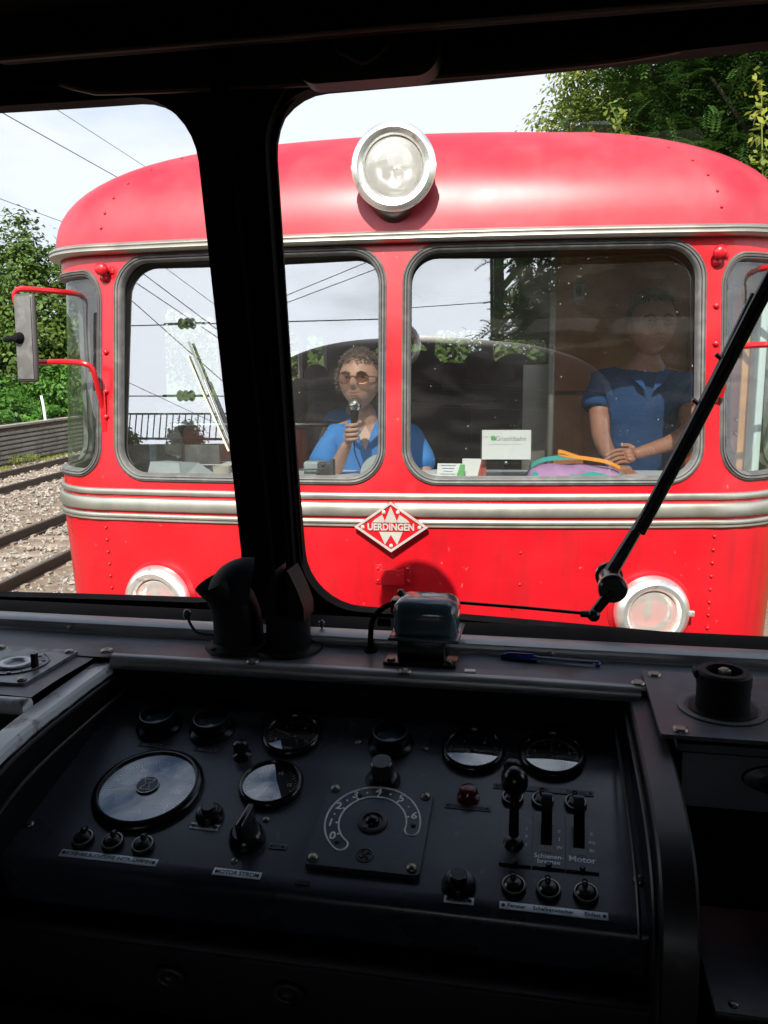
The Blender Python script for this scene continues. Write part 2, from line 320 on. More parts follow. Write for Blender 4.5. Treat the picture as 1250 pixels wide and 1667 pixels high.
def rrect(x0, x1, y0, y1, r, n=8):
    P = []
    for (cx_, cy_, a) in ((x1-r, y0+r, -pi/2), (x1-r, y1-r, 0), (x0+r, y1-r, pi/2), (x0+r, y0+r, pi)):
        for i in range(n+1):
            b = a+pi/2*i/n; P.append((cx_+r*cos(b), cy_+r*sin(b)))
    return P
def dens(P, step):
    out = []
    for i in range(len(P)):
        a = Vector(P[i]); b = Vector(P[(i+1) % len(P)]); n = max(1, int((b-a).length/step))
        for k in range(n): out.append(tuple(a.lerp(b, k/n)))
    return out
def inpoly(p, P):
    c = False; j = len(P)-1
    for i in range(len(P)):
        if (P[i][1] > p[1]) != (P[j][1] > p[1]) and p[0] < (P[j][0]-P[i][0])*(p[1]-P[i][1])/(P[j][1]-P[i][1])+P[i][0]: c = not c
        j = i
    return c
def smooth_path(pts, n=6):
    pts = [Vector(p) for p in pts]; out = []
    for i in range(len(pts)-1):
        p0 = pts[max(i-1, 0)]; p1 = pts[i]; p2 = pts[i+1]; p3 = pts[min(i+2, len(pts)-1)]
        for k in range(n):
            t = k/n; out.append(.5*((2*p1)+(p2-p0)*t+(2*p0-5*p1+4*p2-p3)*t*t+(3*p1-p0-3*p2+p3)*t**3))
    out.append(pts[-1]); return out

# ------------------------------------------------------------------ railbus shell (both vehicles are of the same kind)
HW, RC, CURV, TA = 1.575, .375, .075, .12
VT, PT = .067, .150          # each pane is turned 3.4 degrees away from the centre post and leans back a little more than the body
def pane_y(x, z): return .018+VT*abs(x)+TA*(z+.6)+(PT-TA)*(z+.42)
LEN = 8.5
def half_outline():
    P = [(x, CURV*(x/1.2)**2) for x in np.linspace(0, 1.2, 25)]
    P += [(1.2+RC*sin(a), CURV+RC*(1-cos(a))) for a in np.linspace(0, pi/2, 17)[1:]]
    P += [(HW, y) for y in np.linspace(CURV+RC, LEN, 60)[1:]]
    return P
HO = [Vector(p) for p in half_outline()]
HS = [0.]
for i in range(1, len(HO)): HS.append(HS[-1]+(HO[i]-HO[i-1]).length)
SMAX = HS[-1]
def plan(s):
    a = min(abs(s), SMAX-1e-6); i = int(np.searchsorted(HS, a, side='right'))-1; i = min(i, len(HO)-2)
    t = (a-HS[i])/(HS[i+1]-HS[i]); p = HO[i].lerp(HO[i+1], t)
    def nrm(j):
        j = max(0, min(j, len(HO)-1)); d = HO[min(j+1, len(HO)-1)]-HO[max(j-1, 0)]; d.normalize(); return Vector((d.y, -d.x))
    n = nrm(i).lerp(nrm(i+1), t)
    if i == 0: n = Vector((0, -1)).lerp(nrm(1), t)
    n.normalize(); sg = 1 if s >= 0 else -1
    return Vector((p.x*sg, p.y)), Vector((n.x*sg, n.y))
def surf(s, z, off=0, sg=1):
    """point of the shell at girth s and height z, pushed outward by off; sg=1 front looks to -y, sg=-1 to +y"""
    p, n = plan(s); front = max(0., -n.y)
    k = off
    if z > -.6: k -= (z+.6)*(TA*front+.03*(1-front))
    else: k -= (-.6-z)*.05
    q = p+n*k
    return Vector((q.x, q.y*sg, z))
WIN = [(.057, 1.173, -.430, .447, .12), (1.285, 1.93, -.42, .395, .11)]          # front and corner windows of one half (girth s, z)
SIDEW = [(2.03, 2.28, -.42, .36, .11)]+[(2.85+i*1.25, 2.85+i*1.25+1.05, -.30, .36, .1) for i in range(4)]
def holes(front=None):
    H = []
    for w in ([front]+WIN[1:] if front else WIN+SIDEW):  # own shell drops its side windows to keep the cab dark
        H.append(w); H.append((-w[1], -w[0], w[2], w[3], w[4]))
    return H
def strip(g, s0, s1, z0, z1, hol, f, step=.11):
    polys = [dens(rrect(*h), .06) for h in hol]
    vs = []; es = []
    def loop(P):
        n = len(vs); vs.extend(Vector(p) for p in P); es.extend((n+i, n+(i+1) % len(P)) for i in range(len(P)))
    loop(dens([(s0, z0), (s1, z0), (s1, z1), (s0, z1)], step))
    for P in polys: loop(P)
    nx = int((s1-s0)/step); nz_ = max(1, int((z1-z0)/step))
    for i in range(1, nx):
        for j in range(1, nz_):
            p = (s0+(s1-s0)*i/nx, z0+(z1-z0)*j/nz_)
            if any(h[0]-.03 < p[0] < h[1]+.03 and h[2]-.03 < p[1] < h[3]+.03 for h in hol): continue
            vs.append(Vector(p))
    V, E, F, *_ = delaunay_2d_cdt(vs, es, [], 0, 1e-5)
    fs = []
    for t in F:
        c = sum((V[i] for i in t), Vector((0, 0)))/len(t)
        if any(inpoly(c, P) for P in polys): continue
        fs.append(tuple(t))
    g.add([f(v.x, v.y) for v in V], fs)
    return polys
def build_shell(root, sg, outmat, roofmat, inmat, bottom=-1.75, front=None):
    H = holes(front)
    g = G(); polys = strip(g, -SMAX, SMAX, bottom, .53, H, lambda s, z: surf(s, z, 0, sg))
    body = g.obj('body', outmat, root)
    g = G(); strip(g, -SMAX, SMAX, -1.3, .53, H, lambda s, z: surf(s, z, -.046, sg))
    for P in polys:                                    # reveals through the wall thickness
        n = len(P); g.add([surf(p[0], p[1], 0, sg) for p in P]+[surf(p[0], p[1], -.045, sg) for p in P], [(i, (i+1) % n, n+(i+1) % n, n+i) for i in range(n)])
    g.obj('inner_lining', inmat, root)
    # roof
    n_ = 2.4; D = .9; SS = np.concatenate([np.linspace(-SMAX, -2.0, 30), np.linspace(-2.0, 2.0, 100)[1:-1], np.linspace(2.0, SMAX, 30)])
    def roofpt(s, th, off):
        b = surf(s, .505, .02, 1); c = max(0., cos(th))**(2/n_); e = max(0., sin(th))**(2/n_)
        return Vector((b.x*c*(1+off/HW), (b.y+D*(1-c))*sg-off*c*sg, .505+(.525+off)*e))
    for nm, off, mt in (('roof', 0, roofmat), ('ceiling', -.05, inmat)):
        g = G(); TH = [pi/2*(k/22) for k in range(23)]
        vs = [roofpt(s, th, off) for th in TH for s in SS]; m = len(SS)
        fs = [(j*m+i, j*m+i+1, (j+1)*m+i+1, (j+1)*m+i) for j in range(22) for i in range(m-1)]
        g.add(vs, fs); g.obj(nm, mt, root, angle=60)
    # end wall with two windows, floor
    g = G(); strip(g, -1.56, 1.56, bottom, .51, [(-1.25, -.52, -.35, .32, .1), (-.42, .22, -.35, .50, .1), (.38, 1.1, -.35, .36, .1)], lambda x, z: Vector((x, LEN*sg, z)), .2)
    arch = [(1.575*cos(t)**(2/n_), .505+.50*sin(t)**(2/n_)) for t in np.linspace(0, pi/2, 12)]; arch += [(-x, z) for x, z in arch[::-1][1:]]
    g.add([(x, (LEN+.002)*sg, z) for x, z in arch], [tuple(range(len(arch)))])
    g.obj('end_wall', inmat, root)
    g = G().box((0, LEN*sg/2+.12*sg, -1.33), (2.86, LEN-.3, .05)); g.obj('floor', M['floor'], root)
    return roofpt
def window_seal(root, w, sg, mat, prof, nm='window_seal'):
    g = G(); P0 = w; K = []
    for (d, h) in prof:
        K.append([surf(p[0], p[1], h, sg) for p in dens_same(P0, d)])
    n = len(K[0]); vs = [p for k in K for p in k]
    fs = [(j*n+i, j*n+(i+1) % n, (j+1)*n+(i+1) % n, (j+1)*n+i) for j in range(len(K)-1) for i in range(n)]
    return g.add(vs, fs).obj(nm, mat, root, angle=50)
def dens_same(w, d):
    x0, x1, y0, y1, r = w; P = []
    x0, x1, y0, y1, r = x0-d, x1+d, y0-d, y1+d, r+d; n = 8
    C = ((x1-r, y0+r, -pi/2), (x1-r, y1-r, 0), (x0+r, y1-r, pi/2), (x0+r, y0+r, pi))
    for q, (cx_, cy_, a) in enumerate(C):
        for i in range(n+1): P.append((cx_+r*cos(a+pi/2*i/n), cy_+r*sin(a+pi/2*i/n)))
        e = P[-1]; c2 = C[(q+1) % 4]; b = (c2[0]+r*cos(c2[2]), c2[1]+r*sin(c2[2]))
        for k in range(1, 10): P.append((e[0]+(b[0]-e[0])*k/10, e[1]+(b[1]-e[1])*k/10))
    return P
SEAL = [(-.009, -.020), (-.006, -.004), (-.001, .007), (.004, .009), (.0065, .002), (.009, .010), (.015, .012), (.0175, .004), (.020, .009), (.025, .006), (.027, -.002)]
def flat_pane(root, w, mat, sg, nm='window_pane'):
    x0, x1, y0, y1, r = w; s = 1 if x0 > 0 else -1
    P = rrect(x0-.008, x1+.008, y0-.008, y1+.008, r)
    f = lambda x, z: Vector((x, pane_y(x, z)*sg, z))
    n = len(P); g = G(); g.add([f(*p) for p in P], [tuple(range(n))])
    return g.obj(nm, mat, root, smooth=False)
def curved_pane(root, w, mat, sg, nm='window_pane'):
    x0, x1, y0, y1, r = w; g = G(); nx = max(6, int((x1-x0)/.04)); nz_ = 8
    vs = [surf(x0+(x1-x0)*i/nx, y0+(y1-y0)*j/nz_, -.018, sg) for j in range(nz_+1) for i in range(nx+1)]
    fs = [(j*(nx+1)+i, j*(nx+1)+i+1, (j+1)*(nx+1)+i+1, (j+1)*(nx+1)+i) for j in range(nz_) for i in range(nx)]
    return g.add(vs, fs).obj(nm, mat, root)
def sweep(root, nm, mat, prof, sg, s0=-3.2, s1=3.2, n=160):
    """profile [(z, out)] carried round the nose"""
    S = np.linspace(s0, s1, n); g = G(); m = len(prof)
    vs = [surf(s, z, o, sg) for s in S for (z, o) in prof]
    g.add(vs, [(i*m+j, i*m+j+1, (i+1)*m+j+1, (i+1)*m+j) for i in range(n-1) for j in range(m-1)])
    return g.obj(nm, mat, root, angle=50)

# ------------------------------------------------------------------ exterior fittings
def exterior(root, sg, full=True):
    trim = M['alu'] if full else M['ownpaint']; seal = M['rubber'] if full else M['darkrub']  # own trims share the darkened paint, so no bright streak is mirrored
    for w, nm in ((WIN[0] if full else (.03, 1.168, -.445, .425, .11), 'R'), (WIN[1], 'C')):
        for s in (1, -1):
            ww = w if s > 0 else (-w[1], -w[0], w[2], w[3], w[4])
            window_seal(root, ww, sg, seal, SEAL)
    # drip rail, belt mouldings, deflector under the roof
    sweep(root, 'drip_rail', trim, [(.476, .002), (.478, .040), (.488, .052), (.496, .050), (.500, .046), (.505, .052), (.512, .050), (.520, .034), (.522, .015), (.522, -.01)], sg)
    for (a, b, d) in ((-.487, -.512, .011), (-.524, -.578, .018), (-.590, -.622, .012)):
        m = (a+b)/2; h = (a-b)/2
        pr = [(a, -.002)]+[(m+h*cos(t), d*(.55+.45*sin(t))) for t in np.linspace(.15, pi-.15, 9)]+[(b, -.002)]
        if b < -.6: pr = [(a, -.002), (a-.001, .010), (a-.008, .014), (a-.016, .012), (a-.018, .004), (a-.021, .009), (b+.004, .010), (b, .004), (b, -.002)]
        sweep(root, 'belt_moulding', trim, pr, sg)
    g = G()
    for s in (1, -1):
        for k in range(9): g.ball(surf(s*1.245, -.655-k*.0535, .0, sg), .0065, 8)
        for k, z in enumerate((.555, .60, .655, .72)):
            pass
        for (x, z) in ((.50, -.72), (.50, -.85), (.47, -.95)):
            g.ball(surf(s*x, z, 0, sg), .006, 8)
    for z in (-.74, -.93): g.ball(surf(-.005, z, 0, sg), .006, 8)
    g.obj('rivet_row', M['red'], root)
    # top lamp
    A = T(.010, .035*sg, .735) @ (RX(pi/2) if sg > 0 else RX(-pi/2))            # local z points out of the nose
    A = A @ (RX(radians(4)) if sg > 0 else RX(radians(-4)))
    g = G().lathe([(.120, -.25), (.138, -.12), (.146, -.05), (.150, -.01), (.149, .004), (.13, .01)], A, 48)
    # fairing that runs down to the drip rail
    vs = []; fs = []; n = 20
    for j in range(7):
        t = j/6
        for i in range(n+1):
            a = pi+pi*i/n; rr = .150; x = rr*cos(a)*(1-.42*t*t); zz = .745+rr*sin(a)*(1+.42*t**.8)
            y = .025+.10*t+.05*t*t
            vs.append((x, y*sg, zz))
    fs = [(j*(n+1)+i, j*(n+1)+i+1, (j+1)*(n+1)+i+1, (j+1)*(n+1)+i) for j in range(6) for i in range(n)]
    g.add(vs, fs)
    lamp = g.obj('headlight', M['lamphouse'], root, angle=60)
    lamp['label'] = 'round headlight on the roof front'
    g = G().lathe([(.150, -.012), (.157, 0), (.158, .012), (.150, .024), (.136, .030), (.122, .026), (.112, .014), (.110, .004)], A, 56)
    for s in (1, -1): g.box((s*.152, .0, .006), (.016, .022, .016), A, .003)
    g.obj('rim', M['rimchrome'], lamp)
    g = G().lathe([(.108*cos(t), -.085*sin(t)+.004) for t in np.linspace(0, pi/2, 12)], A, 48); g.obj('reflector', M['reflector'], lamp)
    g = G().ball((0, 0, -.05), .012, 10, A); g.add([], []); g.obj('bulb', M['chrome'], lamp)
    g = G().lathe([(.110*cos(t), .004+.016*sin(t)) for t in np.linspace(0, pi/2, 8)], A, 48); g.obj('lens', M['lens'], lamp)
    # two lower headlights
    for s in (1, -1):
        p = surf(s*1.012, -.955, 0, sg); q, nn = plan(s*1.012); tilt = 0
        A2 = T(p.x, p.y, p.z) @ (Matrix.Rotation(atan2(nn.x, -nn.y)*sg, 4, 'Z')) @ (RX(pi/2) if sg > 0 else RX(-pi/2))
        g = G().lathe([(.168, -.03), (.165, .004), (.150, .018), (.146, .030)], A2, 48); l2 = g.obj('headlight', M['red'], root)
        l2['label'] = 'round headlight with chrome ring low on the front'
        g = G().lathe([(.147, .012), (.148, .034), (.138, .058), (.120, .072), (.104, .070), (.094, .058), (.092, .042)], A2, 56)
        g.box((.150, 0, .045), (.02, .022, .02), A2, .003); g.obj('rim', M['rimchrome'], l2)
        g = G().lathe([(.092*cos(t), .045-.075*sin(t)) for t in np.linspace(0, pi/2, 12)], A2, 48); g.obj('reflector', M['reflector'], l2)
        g = G().lathe([(.012, .03), (.014, .0), (.010, -.02)], A2 @ T(-.012, 0, 0), 14).ball((-.012, 0, .03), .013, 10, A2).box((-.012, .025, .034), (.02, .05, .003), A2); g.obj('bulb', M['alu'], l2)
        g = G().lathe([(.093*cos(t), .046+.012*sin(t)) for t in np.linspace(0, pi/2, 8)], A2, 48); g.obj('lens', M['lens'], l2)
    # lamp bracket under the badge
    if full:
        c = surf(-.004, -.815, 0, sg)
        g = G()
        for s in (1, -1):
            g.box((c.x+s*.058, c.y-.003*sg, c.z), (.026, .005, .078), bev=.001)
            g.box((c.x+s*.044, c.y-.02*sg, c.z-.004), (.005, .04, .058))
            for dz in (-.025, .025): g.ball((c.x+s*.060, c.y-.006*sg, c.z+dz), .007, 8)
        g.box((c.x, c.y-.042*sg, c.z-.004), (.092, .005, .062), bev=.001); g.box((c.x, c.y-.022*sg, c.z-.035), (.078, .036, .004))
        g.obj('lamp_bracket', M['red'], root)

def badge(root):
    c = surf(0, -.616, 0, 1); A = T(-.006, c.y-.030, -.616) @ RX(pi/2)
    w, h = .146, .101
    D = lambda k: [(w*k, 0), (0, h*k), (-w*k, 0), (0, -h*k)]
    g = G(); o, i = D(1), D(.88)
    g.prism(D(1), -.012, 0, A); b = g.obj('badge', M['red'], root, smooth=False)
    g = G(); vs = [(x, y, .0005) for x, y in o]+[(x, y, .005) for x, y in D(.985)]+[(x, y, .005) for x, y in D(.895)]+[(x, y, .0008) for x, y in i]
    g.add(vs, [(k*4+q, k*4+(q+1) % 4, (k+1)*4+(q+1) % 4, (k+1)*4+q) for k in range(3) for q in range(4)], A)
    g.obj('border', M['badgemetal'], b, smooth=False)
    g = G()
    # the big emblem letter, cut by the word across the middle
    up = [[(-.064, .030), (-.034, .050), (-.022, .019), (-.074, .019)], [(0, .083), (-.026, .019), (.026, .019)], [(.064, .030), (.034, .050), (.022, .019), (.074, .019)]]
    lo = [[(-.046, -.019), (.046, -.019), (.024, -.070), (0, -.030), (-.024, -.070)]]
    for P in up+lo: g.prism(P, .0005, .0035, A)
    for (x, y) in ((-.028, .060), (.028, .060), (-.112, 0), (.112, 0), (0, -.074)): g.lathe([(.0075, .0004), (.0075, .003), (.0035, .0045), (0, .0045)], A @ T(x, y, 0), 12)
    g.obj('emblem', M['badgemetal'], b, smooth=False)
    g = G()
    g.text('UERDINGEN', .0345, A @ T(0, 0, .0035) @ Matrix.Diagonal((.96, 1.08, 1, 1)), .0022, bold=.035)
    g.obj('lettering', M['badgemetal'], b, smooth=False)
M['badgemetal'] = paint('polished_badge_metal', (.52, .50, .46), .35, metal=.35, var=.1, nscale=20)

# ================================================================== FAR RAILBUS
FAR = empty('railbus', (-.385, 3.2, 0), 0, 'red railbus facing us through the windscreen, with two persons behind its front windows', 'railbus')
roofpt = build_shell(FAR, 1, M['red'], M['redroof'], M['liner'])
exterior(FAR, 1)
badge(FAR)
flat_pane(FAR, (-1.173, -.057, -.430, .447, .12), M['glassL'], 1)
flat_pane(FAR, WIN[0], M['glassR'], 1)
for w in (WIN[1], (-1.93, -1.285, -.42, .395, .11)): curved_pane(FAR, w, M['glasscorner'], 1)
# roof rivets, hooks and bolts on the corner posts
g = G()
for s in (1, -1):
    for th in (.10, .20, .32, .45, .60, .76, .95): g.ball(roofpt(s*1.25, th, .0), .0065, 8)
g.obj('roof_rivet_row', M['red'], FAR)
g = G()
for s in (1, -1):
    p = surf(s*1.238, .415, 0, 1); g.lathe([(.0, .0), (.012, 0), (.012, .030), (.026, .030), (.026, .045), (.010, .052), (0, .052)], T(p.x, p.y, p.z) @ RX(pi/2), 20)
    g.box((p.x+.03, p.y-.006, p.z-.006), (.022, .01, .02), bev=.002)
    q = surf(s*1.238, .39, 0, 1); g.lathe([(.017, 0), (.015, .018), (0, .02)], T(q.x-.003, q.y, q.z-.01) @ RX(pi/2), 16)
g.obj('lamp_hook', M['red'], FAR)
g = G()
for s in (1, -1):
    for z in (.078, -.085, -.19) if s < 0 else (.078, -.045, .22, -.135):
        p = surf(s*1.236, z, 0, 1); g.lathe([(.0, .0), (.012, 0), (.012, .006), (.008, .011), (0, .011)], T(p.x, p.y, p.z) @ RX(pi/2), 6)
g.obj('bolt', M['red'], FAR)
# mirror arms
def arm(s):
    p = surf(s*1.240, -.035, .02, 1)
    P = [(s*1.242, p.y+.004, -.150), (s*1.243, p.y-.03, -.06), (s*1.250, p.y-.05, .010), (s*1.285, p.y-.06, .033), (s*1.38, p.y-.04, .040), (s*1.50, p.y-.02, .040), (s*1.525, p.y-.02, .052),
         (s*1.548, p.y-.01, .12), (s*1.575, p.y, .22), (s*1.592, p.y, .305), (s*1.585, p.y, .330), (s*1.555, p.y+.01, .340), (s*1.45, p.y+.10, .335), (s*1.38, p.y+.24, .330)]
    if s > 0: P = [(x, y-.02, z+.03) for (x, y, z) in P]
    g = G().tube(smooth_path(P, 5), .0115, 10)
    if s < 0: g.box((s*1.238, p.y-.001, -.168), (.026, .008, .17), bev=.002)
    return g.obj('mirror_arm', M['red'], FAR)
a1 = arm(-1); arm(1)
A = T(-1.500, .03, .135) @ RZ(radians(-6)) @ RX(radians(-3))
g = G().box((0, 0, 0), (.094, .03, .355), A, .0145); mir = g.obj('side_mirror', M['darkrub2'] if 'darkrub2' in M else M['darkrub'], FAR); mir['label'] = 'oblong black side mirror'
g = G().box((0, -.0165, 0), (.074, .004, .33), A, .0015); g.obj('mirror_back', M['rubber'], mir)
g = G().lathe([(.0, 0), (.024, 0), (.021, .012), (.012, .03), (0, .034)], A @ T(-.02, -.018, -.0) @ RX(pi/2), 16).tube([A @ Vector((-.02, -.035, 0)), A @ Vector((-.055, -.045, -.005)), A @ Vector((-.075, -.035, -.008))], .011, 8); g.obj('mirror_clamp', M['darkrub'], mir)
# wiper of the left window, parked half way
def on(x, z, o): return Vector((x, pane_y(x, z)-o-.004, z))
g = G()
a, b = on(-.69, -.40, .02), on(-.858, .088, .030)
g.tube([on(-.60, -.47, .03), on(-.63, -.40, .03), on(-.72, -.20, .035), on(-.79, -.04, .03)], [.008, .007, .005, .004], 8)
wp = g.obj('wiper', M['chrome'], FAR)
g = G().tube([on(-.862, .115, .018), on(-.785, -.06, .016), on(-.665, -.33, .014)], .006, 6); g.obj('wiper_blade', M['alu'], wp)
g = G().tube([on(-.872, .06, .008), on(-.81, -.08, .006), on(-.69, -.33, .005)], .0045, 6); g.obj('wiper_rubber', M['gasket'], wp)

# ---- far cab interior
P = [tuple(surf(q, -.45, -.05, 1).xy) for q in np.linspace(-1.62, 1.62, 50)]; y1 = .53
g = G().prism([(P[0][0], y1)]+P+[(P[-1][0], y1)], -.485, -.455); g.box((0, .50, -.62), (2.7, .03, .27)); dash = g.obj('dash_shelf', M['dashwhite'], FAR)
# partition behind the driver: post, metal cheek, oak panel
g = G().tube([(.655, .78, -1.3), (.655, .78, .80)], .016, 12); g.obj('grab_pole', M['alu'], FAR)
g = G().box((.60, 1.10, -.64), (.13, .03, 1.30), bev=.004); g.obj('partition_cheek', M['alu'], FAR)
g = G().box((1.00, 1.13, .30), (.66, .03, .85), bev=.004).box((1.00, 1.135, -.72), (.66, .03, 1.16), bev=.004); wpn = g.obj('wood_partition', M['woodpanel'], FAR)
g = G().box((.80, 1.10, .36), (.055, .012, .075), bev=.003); sw = g.obj('switch_plate', M['greybox'], wpn)
g = G().box((.80, 1.09, .36), (.03, .012, .045), bev=.003); g.obj('switch', M['bak'], sw)
g = G().box((1.385, 1.13, -.1), (.09, .03, 2.0)); g.obj('door_post', M['redin'] if 'redin' in M else M['seatred'], FAR)
# cab door at the side with an oblong window, wooden jamb
def sidewall(x):
    H_ = [(.69, .92, -.41, .35, .10)]
    g = G(); strip(g, .60, 1.30, -1.3, .5, H_, lambda y, z: Vector((x-.03*max(0, z+.6), y, z)), .2)
    P = rrect(*H_[0]); n = len(P); f = lambda p, d: (x-.03*max(0, p[1]+.6)+d, p[0], p[1])
    g.add([f(p, 0) for p in P]+[f(p, .06) for p in P], [(i, (i+1) % n, n+(i+1) % n, n+i) for i in range(n)])
    d = g.obj('cab_door', M['redinner'], FAR)
    g = G().tube([f(p, -.006) for p in dens(P, .03)], .012, 6, closed=True); g.obj('door_window_seal', M['darkrub'], d)
sidewall(1.505)
g = G().box((1.475, .60, -.2), (.06, .035, 1.5), bev=.006); g.obj('door_jamb', M['woodlight'], FAR)
g = G().box((1.485, .50, -.2), (.03, .11, 1.5), bev=.006); g.obj('corner_trim', M['greybox'], FAR)
g = G(); 
for z in (-.24, -.30): g.lathe([(.0, 0), (.014, 0), (.014, .04), (.009, .045), (0, .045)], T(1.455, .64, z) @ RX(pi/2), 14)
g.obj('hinge', M['chrome'], FAR)
# driver's desk clutter that belongs to the cab (left in the picture)
g = G().box((-.83, .22, -.425), (.22, .16, .08), T(0, 0, 0), .004)
# seats: high dark backs in rows facing the cab
for r in range(4):
    y = 2.3+r*1.35
    for x in (-1.12, -.64, .42, .80, 1.18):
        g = G().box((x, y, -.86), (.44 if x < 0 else .36, .46, .12), bev=.04).box((x, y+.22, -.42), (.44 if x < 0 else .36, .12, .80), T(0, 0, -.06), .05).ball((x, y+.22, -.06), (.11, .06, .10), 16)
        g.obj('passenger_seat', M['seat'], FAR)
for (x, w, zt) in ((-.11, .15, .10), (.13, .11, .0), (.29, .13, .09), (.53, .17, .07)):      # tall backs that stand out against the end window
    g = G().box((x, 2.65, -.62), (w*2.1, .12, 1.30), bev=.05).ball((x, 2.65, zt-.13), (w, .07, .15), 20).box((x, 2.45, -.86), (w*2, .42, .12), bev=.04); g.obj('passenger_seat', M['seat'], FAR)
g = G().box((-1.0, 1.35, -.62), (.72, .10, .60), bev=.03); g.obj('bench_back', M['seatred'], FAR)
g = G().tube([(-1.4, 1.28, -.30), (-.25, 1.28, -.30)], .016, 10); g.obj('bench_rail', M['chrome'], FAR)
g = G()
for x in (-.55, .55): g.box((x, 5.2, .80), (.12, 4.0, .05), bev=.01)
g.obj('luggage_rack', M['alu'], FAR)

# ================================================================== people and things inside the far cab (laid out in that cab's frame)
FX, FY = -.385, 3.2
def thing(name, label, cat, group=None): return empty(name, (FX, FY, 0), 0, label, cat, group)
def skin(g, nodes, edges, sub=2):
    me = bpy.data.meshes.new('s'); me.from_pydata([n[0] for n in nodes], edges, []); o = bpy.data.objects.new('s', me); COL.objects.link(o)
    m = o.modifiers.new('k', 'SKIN'); m.use_smooth_shade = True
    for i, n in enumerate(nodes):
        r = n[1]; me.skin_vertices[0].data[i].radius = r if hasattr(r, '__len__') else (r, r)
    me.skin_vertices[0].data[0].use_root = True
    s = o.modifiers.new('s', 'SUBSURF'); s.levels = sub; s.render_levels = sub
    e = bpy.data.meshes.new_from_object(o.evaluated_get(bpy.context.evaluated_depsgraph_get()))
    g.add([v.co.copy() for v in e.vertices], [tuple(p.vertices) for p in e.polygons])
    bpy.data.objects.remove(o); bpy.data.meshes.remove(me); bpy.data.meshes.remove(e)
from mathutils import noise as mnoise
def fold(g, a=.011):
    g.v = [p+Vector((mnoise.noise(Vector((p.x*9, p.y*9, p.z*16+3))), mnoise.noise(Vector((p.x*8+7, p.y*9, p.z*20)))*1.3, 0))*a for p in g.v]
def gs(x, c, w): return math.exp(-((x-c)/w)**2)
def head_geo(g, M_, h, full=1.0, nose=1.0):
    """face looks to local -y; h = half height"""
    nu, nv = 56, 44; vs = []; fs = []
    for j in range(nv+1):
        a = -pi/2+pi*j/nv
        for i in range(nu):
            b = 2*pi*i/nu; dx, dy, dz = cos(a)*cos(b), cos(a)*sin(b), sin(a)
            x = dx*.68*full; y = dy*.84; z = dz
            fr = max(0, -dy)
            if z < -.1:
                k = min(1, (-.1-z)/.9); x *= 1-.30*k*k-.06*k; y *= 1-.12*k if dy < 0 else 1-.45*k
            if z > .3: x *= 1-.05*(z-.3)
            if fr > 0:
                pz = (gs(z, -.17, .13)*1.0+gs(z, -.02, .16)*.55+gs(z, .12, .12)*.2)
                y -= .20*nose*gs(x, 0, .10)*pz*fr; y -= .05*nose*gs(abs(x), .10, .06)*gs(z, -.22, .07)
                y += .085*gs(abs(x), .27, .15)*gs(z, .07, .10)*fr
                y -= .05*gs(abs(x), .26, .2)*gs(z, .22, .07)*fr
                y -= .045*gs(abs(x), .40, .14)*gs(z, -.16, .15)*fr
                y -= .055*gs(x, 0, .20)*gs(z, -.43, .06)*fr+.05*gs(x, 0, .17)*gs(z, -.55, .05)*fr
                y += .06*gs(x, 0, .22)*gs(z, -.49, .022)*fr
                y -= .08*gs(x, 0, .20)*gs(z, -.80, .14)*fr
                y += .03*gs(abs(x), .27, .06)*gs(z, -.36, .14)*fr
            vs.append((x*h, y*h, z*h))
    for j in range(nv):
        for i in range(nu): fs.append((j*nu+i, j*nu+(i+1) % nu, (j+1)*nu+(i+1) % nu, (j+1)*nu+i))
    g.add(vs, fs, M_)
    for s in (1, -1): g.ball((s*.66*h*full, .06*h, -.03*h), (.07*h, .13*h, .20*h), 12, M_)
def finger(g, pts, r0, r1):
    P = smooth_path(pts, 4); n = len(P); R = [r0+(r1-r0)*i/(n-1) for i in range(n)]; g.tube(P, R, 10); g.ball(P[-1], r1*1.02, 10)
def person_parts(root, h, HM, hairmat, eyes=True, full=1.0):
    if eyes:
        for s in (1, -1):
            g = G().ball((s*.27*h*full, -.68*h, .07*h), (.085*h, .080*h, .034*h), 14, HM); e = g.obj('eye', M['eyewhite'], root)
            g = G().ball((s*.27*h*full, -.745*h, .07*h), (.034*h, .030*h, .028*h), 12, HM); g.obj('iris', M['bak'], e)
            g = G().tube([HM @ Vector((s*h*x*full, -h*y, h*z)) for (x, y, z) in ((.12, .84, .20), (.25, .84, .25), (.42, .74, .20))], [.004, .005, .003], 6); g.obj('eyebrow', hairmat, root)
        g = G()
        for (zz, r) in ((-.445, .0060), (-.535, .0065)):
            g.tube([HM @ Vector((h*x*full, -h*(y-abs(x)*.35), h*(zz+abs(x)*(-.02)))) for (x, y) in ((-.20, .90), (-.1, .925), (0, .935), (.1, .925), (.20, .90))], [.0015, r*.8, r, r*.8, .0015], 8)
        g.obj('lips', M['lips'], root)
